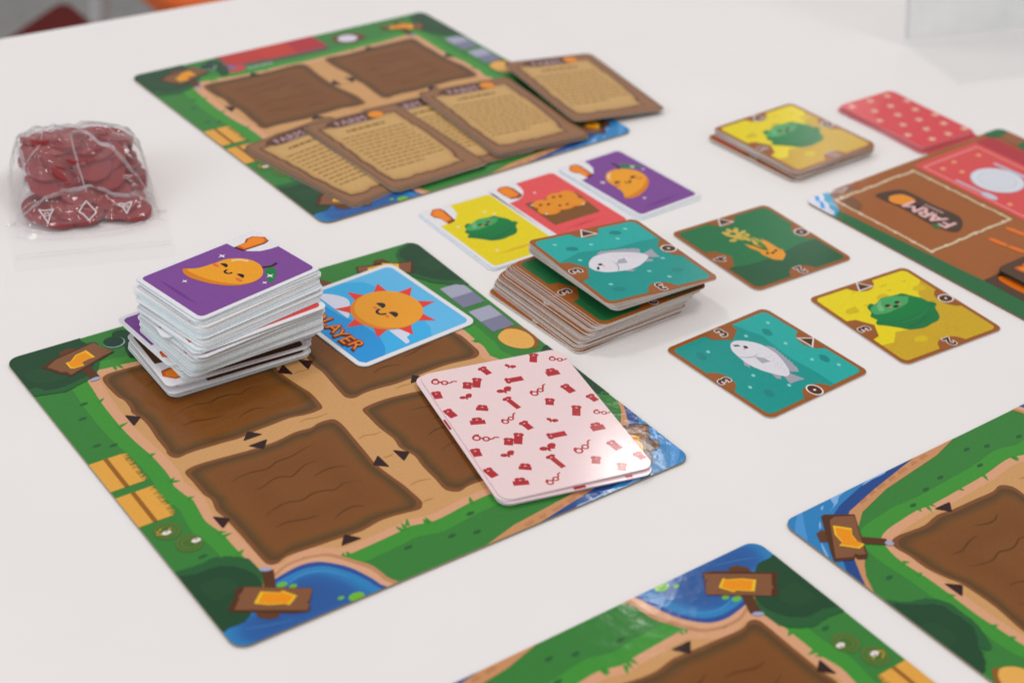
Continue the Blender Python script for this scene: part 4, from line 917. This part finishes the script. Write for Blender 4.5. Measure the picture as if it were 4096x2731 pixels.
a = E_(11); a.poly(spline([(15.0,.0),(16.5,.0),(16.4,.5),(15.9,.8),(15.3,.78),(14.9,.5)], 3), K(44, 104, 64)); a.up(); a.up(); a.poly([(15.4,.8),(16.3,.75),(16.3,2.0),(15.3,2.0)], K(150, 92, 58)); a.up(); a.poly(spline([(15.3,2.1),(16.4,2.0),(16.5,3.4),(15.4,3.2)], 3), K(44, 104, 64)); a.obj('shrub_print', M_BOARD, mk)
_t = math.radians(41.2); eu = (math.cos(_t), math.sin(_t)); ev = (math.sin(_t), -math.cos(_t))
EO = (25.61-eu[0]*16.48/2-ev[0]*15.2/2, 73.78-eu[1]*16.48/2-ev[1]*15.2/2)
def EP(x, y): return (EO[0]+eu[0]*x+ev[0]*y, EO[1]+eu[1]*x+ev[1]*y)
c = EP(EW/2, EH/2); fin(mk, c[0], c[1], 41.2, .004, 'wooden market board with red cloth and FARM logo at the right edge', 'game board')
# dark deck lying on it
DKB = K(88, 66, 50)
dk = link('carrot_card', sheet_mesh('carrot_card', CW, CH, CT, .3, DKB, K(70, 66, 64), M_CARD))
a = Art(CW, CH, CT, 1); a.poly(spline([(.75,.75),(1.3,.5),(1.7,.7),(2.3,3.6),(2.2,4.4),(1.9,4.2)], 4), K(196, 92, 36)); a.up(); a.poly(spline([(.9,.85),(1.3,.65),(1.55,.8),(2.1,3.5),(2.1,4.0)], 4), K(230, 128, 44)); a.obj('carrot_print', M_CARD, dk)
for i in range(5):
    o = dk if i == 4 else link('carrot_card', dk.data)
    q = EP(2.5+CW/2-.03*i+(.06 if i % 2 else 0), 10.2+CH/2+.05*(i % 3)); fin(o, q[0], q[1], 41.2+(i*37 % 5-2)*.8, .115+i*.053, 'dark brown carrot card on top of the deck at the right edge' if i == 4 else ORD[4-i]+' card under the dark carrot card at the right edge', 'playing card', 'dark carrot cards on the market board')
# ------------------------------------------------------------------ table, floor, chairs behind
M_TABLE = mat_simple('white_laminate', (0.865, 0.818, 0.797, 1), rough=.42, spec=.3, noise=.015, scale=12, bump=.02)
M_FLOOR = mat_simple('grey_carpet', (0.30, 0.29, 0.28, 1), rough=.9, spec=.1, noise=.12, scale=60)
M_RED = mat_simple('red_plastic', (0.10, 0.004, 0.003, 1), rough=.6, spec=.1, noise=.03)
M_ORANGE = mat_simple('orange_plastic', (0.80, 0.13, 0.01, 1), rough=.4, noise=.03)
M_LEG = mat_simple('pale_metal', (0.75, 0.72, 0.72, 1), rough=.35, noise=.02, metal=.2)
def bm_obj(name, bm, mat, parent=None):
    me = bpy.data.meshes.new(name); bm.to_mesh(me); bm.free(); me.materials.append(mat)
    return link(name, me, parent)
def slab(name, w, d, h, r, bev, mat, parent=None, loc=(0, 0, 0), seg=3):
    """rounded slab centred in x,y, top at z=0"""
    bm = bmesh.new(); pts = rrect(-w/2, -d/2, w/2, d/2, r, 8)
    vs = [bm.verts.new((x, y, 0)) for x, y in pts]; f = bm.faces.new(vs)
    e = bmesh.ops.extrude_face_region(bm, geom=[f]); bmesh.ops.translate(bm, vec=(0, 0, -h), verts=[v for v in e['geom'] if isinstance(v, bmesh.types.BMVert)])
    bmesh.ops.recalc_face_normals(bm, faces=bm.faces)
    ed = [x for x in bm.edges if len(x.link_faces) == 2 and abs(x.verts[0].co.z-x.verts[1].co.z) < 1e-6]
    bmesh.ops.bevel(bm, geom=ed, offset=bev, segments=seg, profile=.5, affect='EDGES')
    o = bm_obj(name, bm, mat, parent); o.location = loc
    return o
def tube(bm, p0, p1, r0, r1=None, n=12):
    r1 = r1 or r0; a, b = Vector(p0), Vector(p1); d = (b-a).normalized()
    u = d.orthogonal().normalized(); w = d.cross(u); L = [[], []]
    for k in range(n):
        t = 2*math.pi*k/n
        for q, (c, r) in enumerate(((a, r0), (b, r1))): L[q].append(bm.verts.new(c+(u*math.cos(t)+w*math.sin(t))*r))
    for k in range(n): bm.faces.new((L[0][k], L[0][(k+1) % n], L[1][(k+1) % n], L[1][k]))
    bm.faces.new(list(reversed(L[0]))); bm.faces.new(L[1])
TA = math.radians(36.8); tu = Vector((math.cos(TA), math.sin(TA))); tn = Vector((math.sin(TA), -math.cos(TA)))
def TP(s, d): # s along far edge, d from far edge toward the viewer; cm
    q = Vector((-31.08, 87.51))+tu*s+tn*d; return q
tc_ = TP(50, 40)
table = empty('table', (tc_.x*CM, tc_.y*CM, 0), TA)
tag(table, 'white laminate table holding the whole board game', 'table')
slab('tabletop', 2.1, .80, .025, .03, .004, M_TABLE, table)
for sx in (-1, 1):
    for sy in (-1, 1):
        bm = bmesh.new(); tube(bm, (sx*.96, sy*.33, -.026), (sx*.97, sy*.34, -.735), .022, .016); bm_obj('leg', bm, M_LEG, table)
bm = bmesh.new(); vs = [bm.verts.new(v) for v in ((-6, -3, -.74), (6, -3, -.74), (6, 9, -.74), (-6, 9, -.74))]; bm.faces.new(vs)
tag(bm_obj('floor', bm, M_FLOOR), kind='structure')
def stool(x, y, rz, mat, label, w=.34):
    t = empty('chair', (x*CM, y*CM, -.74), math.radians(rz)); tag(t, label, 'chair', 'chairs behind the table')
    slab('seat', w, w, .035, .035, .01, mat, t, (0, 0, .45))
    for sx in (-1, 1):
        for sy in (-1, 1):
            bm = bmesh.new(); tube(bm, (sx*(w/2-.04), sy*(w/2-.04), .416), (sx*(w/2-.01), sy*(w/2-.01), 0), .013, .01); bm_obj('leg', bm, M_LEG, t)
    return t
def kite_stool(p0, p1, p2, mat, label):
    """pointed seat: corner p0, edges toward p1 and p2 (cm, seat height)"""
    a, b = (Vector(p1)-Vector(p0)).normalized()*38, (Vector(p2)-Vector(p0)).normalized()*38
    c0 = Vector(p0)+(a+b)*.5
    t = empty('chair', (c0.x*CM, c0.y*CM, -.74)); tag(t, label, 'chair', 'chairs behind the table')
    q = [Vector(p0)-c0, Vector(p0)+a-c0, Vector(p0)+a+b-c0, Vector(p0)+b-c0]
    rd_ = []
    for i in range(4):
        l, m, n = q[i-1], q[i], q[(i+1) % 4]
        s, e = m+(l-m).normalized()*2.5, m+(n-m).normalized()*2.5
        for k in range(5):
            u = k/4; rd_.append(s*(1-u)**2+m*2*u*(1-u)+e*u*u)
    bm = bmesh.new(); v0 = [bm.verts.new((v.x*CM, v.y*CM, .41)) for v in rd_]; v1 = [bm.verts.new((v.x*CM, v.y*CM, .45)) for v in rd_]
    bm.faces.new(v0); bm.faces.new(v1)
    for i in range(len(v0)): j = (i+1) % len(v0); bm.faces.new((v0[i], v0[j], v1[j], v1[i]))
    bmesh.ops.recalc_face_normals(bm, faces=bm.faces); bm_obj('seat', bm, mat, t)
    for m in q:
        bm = bmesh.new(); tube(bm, (m.x*.8*CM, m.y*.8*CM, .41), (m.x*.9*CM, m.y*.9*CM, 0), .013, .01); bm_obj('leg', bm, M_LEG, t)
kite_stool((-51.4, 165.9), (-53.7, 155.8), (-47.4, 160.7), M_RED, 'dark red chair seat whose corner points up past the far table edge')
_a = math.radians(36); cx_, cy_ = -39.4+18*math.cos(_a)-18*math.sin(_a), 166.8+18*math.sin(_a)+18*math.cos(_a)
stool(cx_, cy_, 36, M_ORANGE, 'bright orange chair at the top edge behind the table', .36)

# ------------------------------------------------------------------ clear acrylic sign holder
def mat_film(name, tint, haze, rough, ior=1.45, hazecol=(.85, .85, .87, 1), bump=0.0, scale=40, fmul=1.0):
    m = bpy.data.materials.new(name); m.use_nodes = True; nt = m.node_tree; nt.nodes.clear()
    out = nt.nodes.new('ShaderNodeOutputMaterial'); tr = nt.nodes.new('ShaderNodeBsdfTransparent'); tr.inputs[0].default_value = tint
    gl = nt.nodes.new('ShaderNodeBsdfGlossy'); gl.inputs['Roughness'].default_value = rough
    df = nt.nodes.new('ShaderNodeBsdfDiffuse'); df.inputs[0].default_value = hazecol
    tl = nt.nodes.new('ShaderNodeBsdfTranslucent'); tl.inputs[0].default_value = hazecol
    ad = nt.nodes.new('ShaderNodeMixShader'); ad.inputs[0].default_value = .45
    nt.links.new(df.outputs[0], ad.inputs[1]); nt.links.new(tl.outputs[0], ad.inputs[2])
    lw = nt.nodes.new('ShaderNodeLayerWeight'); lw.inputs[0].default_value = .5      # facing term: the same from both sides of the film
    pw = nt.nodes.new('ShaderNodeMath'); pw.operation = 'POWER'; pw.inputs[1].default_value = 5.0
    nt.links.new(lw.outputs['Facing'], pw.inputs[0])
    fr = nt.nodes.new('ShaderNodeMath'); fr.operation = 'MULTIPLY_ADD'; fr.inputs[1].default_value = .96; fr.inputs[2].default_value = .04
    nt.links.new(pw.outputs[0], fr.inputs[0])
    mu = nt.nodes.new('ShaderNodeMath'); mu.operation = 'MULTIPLY'; mu.inputs[1].default_value = fmul; mu.use_clamp = True
    nt.links.new(fr.outputs[0], mu.inputs[0])
    tc = nt.nodes.new('ShaderNodeTexCoord'); n = nt.nodes.new('ShaderNodeTexNoise'); n.inputs['Scale'].default_value = scale; n.inputs['Detail'].default_value = 3
    nt.links.new(tc.outputs['Object'], n.inputs['Vector'])
    mr = nt.nodes.new('ShaderNodeMapRange'); mr.inputs[1].default_value = .35; mr.inputs[2].default_value = .75; mr.inputs[3].default_value = haze*.5; mr.inputs[4].default_value = haze*1.7
    nt.links.new(n.outputs[0], mr.inputs[0])
    m1 = nt.nodes.new('ShaderNodeMixShader'); m2 = nt.nodes.new('ShaderNodeMixShader')
    nt.links.new(mr.outputs[0], m1.inputs[0]); nt.links.new(tr.outputs[0], m1.inputs[1]); nt.links.new(ad.outputs[0], m1.inputs[2])
    nt.links.new(mu.outputs[0], m2.inputs[0]); nt.links.new(m1.outputs[0], m2.inputs[1]); nt.links.new(gl.outputs[0], m2.inputs[2])
    if bump:
        bp = nt.nodes.new('ShaderNodeBump'); bp.inputs['Strength'].default_value = bump; bp.inputs['Distance'].default_value = .003
        nt.links.new(n.outputs[0], bp.inputs['Height']); nt.links.new(bp.outputs[0], gl.inputs['Normal']); nt.links.new(bp.outputs[0], lw.inputs['Normal'])
    nt.links.new(m2.outputs[0], out.inputs[0]); return m
M_ACR = mat_film('clear_acrylic', (.99, .995, .995, 1), .015, .05, fmul=.4)
M_ACRP = mat_film('hazy_acrylic', (.985, .99, .99, 1), .16, .08, fmul=.6, hazecol=(.74, .80, .79, 1), scale=22)  # pale uneven haze mixed into the clear panel
hol = empty('sign_holder', (.2352, .9667, 0), math.radians(25)); tag(hol, 'clear acrylic sign holder standing at the upper right table corner', 'sign holder')
def panel(name, pts, th, mat, parent):
    bm = bmesh.new(); n = (Vector(pts[1])-Vector(pts[0])).cross(Vector(pts[2])-Vector(pts[0])).normalized()*th
    a = [bm.verts.new(p) for p in pts]; b = [bm.verts.new(Vector(p)+n) for p in pts]
    bm.faces.new(list(reversed(a))); bm.faces.new(b)
    for i in range(len(pts)): j = (i+1) % len(pts); bm.faces.new((a[i], a[j], b[j], b[i]))
    bmesh.ops.recalc_face_normals(bm, faces=bm.faces); return bm_obj(name, bm, mat, parent)
lean = .05
panel('front_panel', [(0, 0, .004), (.16, 0, .004), (.16, lean, .2), (0, lean, .2)], -.0025, M_ACRP, hol)
panel('lit_edge_strip', [(-.0015, .0002, .004), (-.0002, .0002, .004), (-.0002, lean, .2), (-.0015, lean, .2)], -.0025, M_LEG, hol)  # added pale strip standing in for light caught in the acrylic edge
panel('foot', [(-.002, .004, .0006), (-.006, -.062, .0006), (.152, -.062, .0006), (.16, .004, .0006)], .0028, M_ACR, hol)

# ------------------------------------------------------------------ zip bag of red wooden tokens
M_TOKEN = mat_simple('red_painted_wood', (0.30, 0.018, 0.020, 1), rough=.38, spec=.45, noise=.10, scale=90)
BA = math.radians(20)
bx, by = -21.55, 69.6
def tok_mesh():
    bm = bmesh.new(); r, h, b = .0094, .0030, .0004; prof = [(r-b, 0), (r, b), (r, h-b), (r-b, h)]; n = 20; L = []
    for rr_, z in prof: L.append([bm.verts.new((rr_*math.cos(2*math.pi*k/n), rr_*math.sin(2*math.pi*k/n), z-h/2)) for k in range(n)])
    for q in range(3):
        for k in range(n): bm.faces.new((L[q][k], L[q][(k+1) % n], L[q+1][(k+1) % n], L[q+1][k]))
    bm.faces.new(list(reversed(L[0]))); bm.faces.new(L[3])
    me = bpy.data.meshes.new('game_token'); bm.to_mesh(me); bm.free(); me.materials.append(M_TOKEN); return me
TM = tok_mesh()
PROF = [(-3.0, .05), (-2.8, .9), (-2.4, 1.9), (-1.7, 2.75), (-.6, 3.15), (.4, 3.0), (1.3, 2.5), (2.0, 1.8), (2.6, 1.15), (3.1, .85), (3.8, .62), (4.3, .34), (4.8, .14), (6.2, .07), (7.4, .05)]
HW = 3.3
def prof_z(d):
    for i in range(len(PROF)-1):
        a, b = PROF[i], PROF[i+1]
        if a[0] <= d <= b[0]: return a[1]+(b[1]-a[1])*(d-a[0])/(b[0]-a[0])
    return 0
def env(u, d):   # film height above the table at u (along the bag), d (toward the viewer)
    k = max(0.0, 1-(abs(u)/HW)**6.0)**.6
    return .06+(prof_z(d)-.05)*k
rr = random.Random(17); toks = []
tries = 0
while len(toks) < 84 and tries < 60000:
    tries += 1
    u, d = rr.uniform(-2.6, 2.6), rr.uniform(-2.5, 3.3); tl = rr.uniform(3, 38) if rr.random() < .8 else rr.uniform(50, 80); az = rr.uniform(0, 360)
    top = env(u, d)-.18
    z = rr.uniform(.25, max(.26, top-.2))
    if len(toks) < 44: z = top-.22-rr.random()*.35
    ext = 0.94*math.sin(math.radians(tl))
    if z-ext < .02 or z < .23: continue
    nrm = Matrix.Rotation(math.radians(az), 3, 'Z') @ Matrix.Rotation(math.radians(tl), 3, 'X')
    ok = True
    for k in range(10):
        p3 = nrm @ Vector((0.94*math.cos(k*.628), 0.94*math.sin(k*.628), .15 if k % 2 else -.15))
        if z+p3.z > env(u+p3.x, d+p3.y)-.06 or z+p3.z < .02: ok = False; break
    if not ok: continue
    if any((Vector((u, d, z))-t[0]).length < .47 for t in toks): continue
    toks.append((Vector((u, d, z)), nrm))
def bag_world(u, d, z):
    return Vector((bx+math.cos(BA)*u+math.sin(BA)*d, by+math.sin(BA)*u-math.cos(BA)*d, z))*CM
flip = Matrix(((math.cos(BA), math.sin(BA), 0), (math.sin(BA), -math.cos(BA), 0), (0, 0, 1)))
for v, nrm in toks:
    o = link('game_token', TM); o.location = bag_world(*v); m3 = flip @ nrm
    if m3.determinant() < 0: m3 = m3 @ Matrix.Scale(-1, 3, Vector((0, 0, 1)))
    o.rotation_euler = m3.to_euler(); tag(o, 'round red wooden token heaped inside the clear zip bag', 'token', 'red tokens in the zip bag')
M_FILM = mat_film('clear_bag_film', (.985, .98, .985, 1), .085, .09, bump=.9, scale=85, fmul=1.2)
M_FLAP = mat_film('clear_bag_flap', (.995, .995, .995, 1), .02, .12, bump=.2, scale=55, fmul=.35)
M_INK = mat_simple('white_ink', (.82, .82, .82, 1), rough=.5, noise=.02)
import mathutils.noise as mn
NU_, ND_ = 64, 96
def film_pt(u, d, lift=0.0):     # lift in metres
    z = env(u, d)
    w = mn.noise(Vector((u*.9, d*.7, 3.1)))*.22+mn.noise(Vector((u*2.1, d*1.5, 7.7)))*.14-abs(mn.noise(Vector((u*1.6-d*.7, d*1.1+u*.4, 4.2))))*.22
    cr = -abs(mn.noise(Vector((u*.55+d*.5, d*.35-u*.3, 1.3))))*.42      # sharp pulled creases
    if z > .3: z += (w+cr+.12)*min(1, z)*.9
    else: z += abs(w)*.12
    v = bag_world(u, d, max(.035, z)); v.z += lift; return v
# front face continues, then the zip flap lies on the table
bm = bmesh.new(); G = []
for j in range(ND_+1):
    d = lerp(-3.05, 7.4, j/ND_); row = []
    half = 3.45+.08*math.sin(d*1.3)+.35*max(0, 1-abs(d-3.6)/1.6)+(.0 if d < 4 else .1)
    for i in range(NU_+1):
        u = lerp(-half, half, i/NU_); row.append(bm.verts.new(film_pt(u, d)))
    G.append(row)
for j in range(ND_):
    for i in range(NU_): f = bm.faces.new((G[j][i], G[j+1][i], G[j+1][i+1], G[j][i+1])); f.smooth = True
for f in bm.faces:
    if min(v.co.z for v in f.verts) < .0042 and f.calc_center_median().z < .006: f.material_index = 1
bag = bm_obj('zip_bag', bm, M_FILM); bag.data.materials.append(M_FLAP); tag(bag, 'clear plastic zip bag full of red tokens at the left', 'bag')
# zip ridges
for d0 in (6.0, 6.3):
    bm = bmesh.new()
    for i in range(20):
        u0, u1 = lerp(-3.5, 3.5, i/20), lerp(-3.5, 3.5, (i+1)/20)
        tube(bm, film_pt(u0, d0, .0003), film_pt(u1, d0, .0003), .0005, n=6)
    bm_obj('zip_ridge', bm, M_FLAP, bag)
# seam along the front of the bulge
bm = bmesh.new()
for i in range(40):
    u0, u1 = lerp(-3.7, 3.7, i/40), lerp(-3.7, 3.7, (i+1)/40)
    f = lambda u: 3.0-.25*(1-(u/3.7)**2)*2
    tube(bm, film_pt(u0, f(u0), .0002), film_pt(u1, f(u1), .0002), .0006, n=6)
bm_obj('seam', bm, M_FILM, bag)
# film folds as raised strips, milky white standing in for crease highlights
M_FOLD = mat_film('fold_highlight_film', (.98, .97, .98, 1), .42, .12, bump=.2, scale=90, fmul=1.2, hazecol=(.86, .82, .84, 1))
for pts, wd in (([(-.2,-.4),(.9,.6),(2.0,1.5),(3.3,2.6)], .10), ([(-3.1,-1.6),(-2.0,-2.0),(-.6,-2.1),(.8,-1.9),(2.6,-2.2)], .09), ([(-2.9,2.3),(-2.6,1.0),(-2.8,-.6),(-2.3,-1.6)], .09), ([(2.9,2.6),(3.05,1.2),(2.95,-.4),(3.0,-1.6)], .08), ([(-.3,-.3),(-.25,.8),(-.1,1.9),(.1,2.7)], .05), ([(-3.2,3.4),(-2.0,2.7),(-.8,2.4),(.4,2.5)], .08), ([(.6,2.5),(1.8,2.7),(3.4,3.3)], .08), ([(1.2,-1.6),(1.6,-.4),(2.5,.6)], .05), ([(-2.2,-1.2),(-1.2,-.6),(-.3,-.4)], .05), ([(-3.5,4.0),(-1.8,4.55),(0,4.7),(1.8,4.55),(3.5,3.9)], .07), ([(-2.7,1.4),(-1.9,.6),(-1.5,-.8)], .05)):
    P2 = spline(pts, 8, False); bm = bmesh.new(); prev = None
    for i, (u, d) in enumerate(P2):
        t = i/(len(P2)-1); rw = wd*(.25+.75*math.sin(math.pi*min(1, max(0, t)))**.7)
        a_, b_ = P2[max(0, i-1)], P2[min(len(P2)-1, i+1)]; dx, dy = b_[0]-a_[0], b_[1]-a_[1]; l = math.hypot(dx, dy); nx, ny = -dy/l*rw, dx/l*rw
        row = [bm.verts.new(film_pt(u+nx*q, d+ny*q, (.03+.10*(1-abs(q))*min(1, rw*14))*CM*1.0)) for q in (-1, -.4, 0, .4, 1)]
        if prev:
            for q in range(4): f = bm.faces.new((prev[q], row[q], row[q+1], prev[q+1])); f.smooth = True
        prev = row
    bm_obj('fold_highlight', bm, M_FOLD, bag)
def ink(pts, closed=True, w=.055):
    bm = bmesh.new(); n = len(pts)
    for i in range(n if closed else n-1):
        a, b = pts[i], pts[(i+1) % n]
        for k in range(5):
            p0 = film_pt(lerp(a[0], b[0], k/5), lerp(a[1], b[1], k/5), .0012); p1 = film_pt(lerp(a[0], b[0], (k+1)/5), lerp(a[1], b[1], (k+1)/5), .0012)
            tube(bm, p0, p1, w*CM*.5, n=5)
    bm_obj('recycling_mark', bm, M_INK, bag)
for u0, kind in ((-1.85, 't'), (.0, 'd'), (1.75, 't')):
    d0 = 3.62
    if kind == 't': ink([(u0-.33, d0-.3), (u0+.33, d0-.3), (u0, d0+.42)]); ink([(u0-.1, d0-.12), (u0+.1, d0-.12), (u0+.08, d0+.08), (u0-.08, d0+.08)], w=.035)
    else: ink([(u0-.4, d0), (u0, d0-.55), (u0+.4, d0), (u0, d0+.55)])
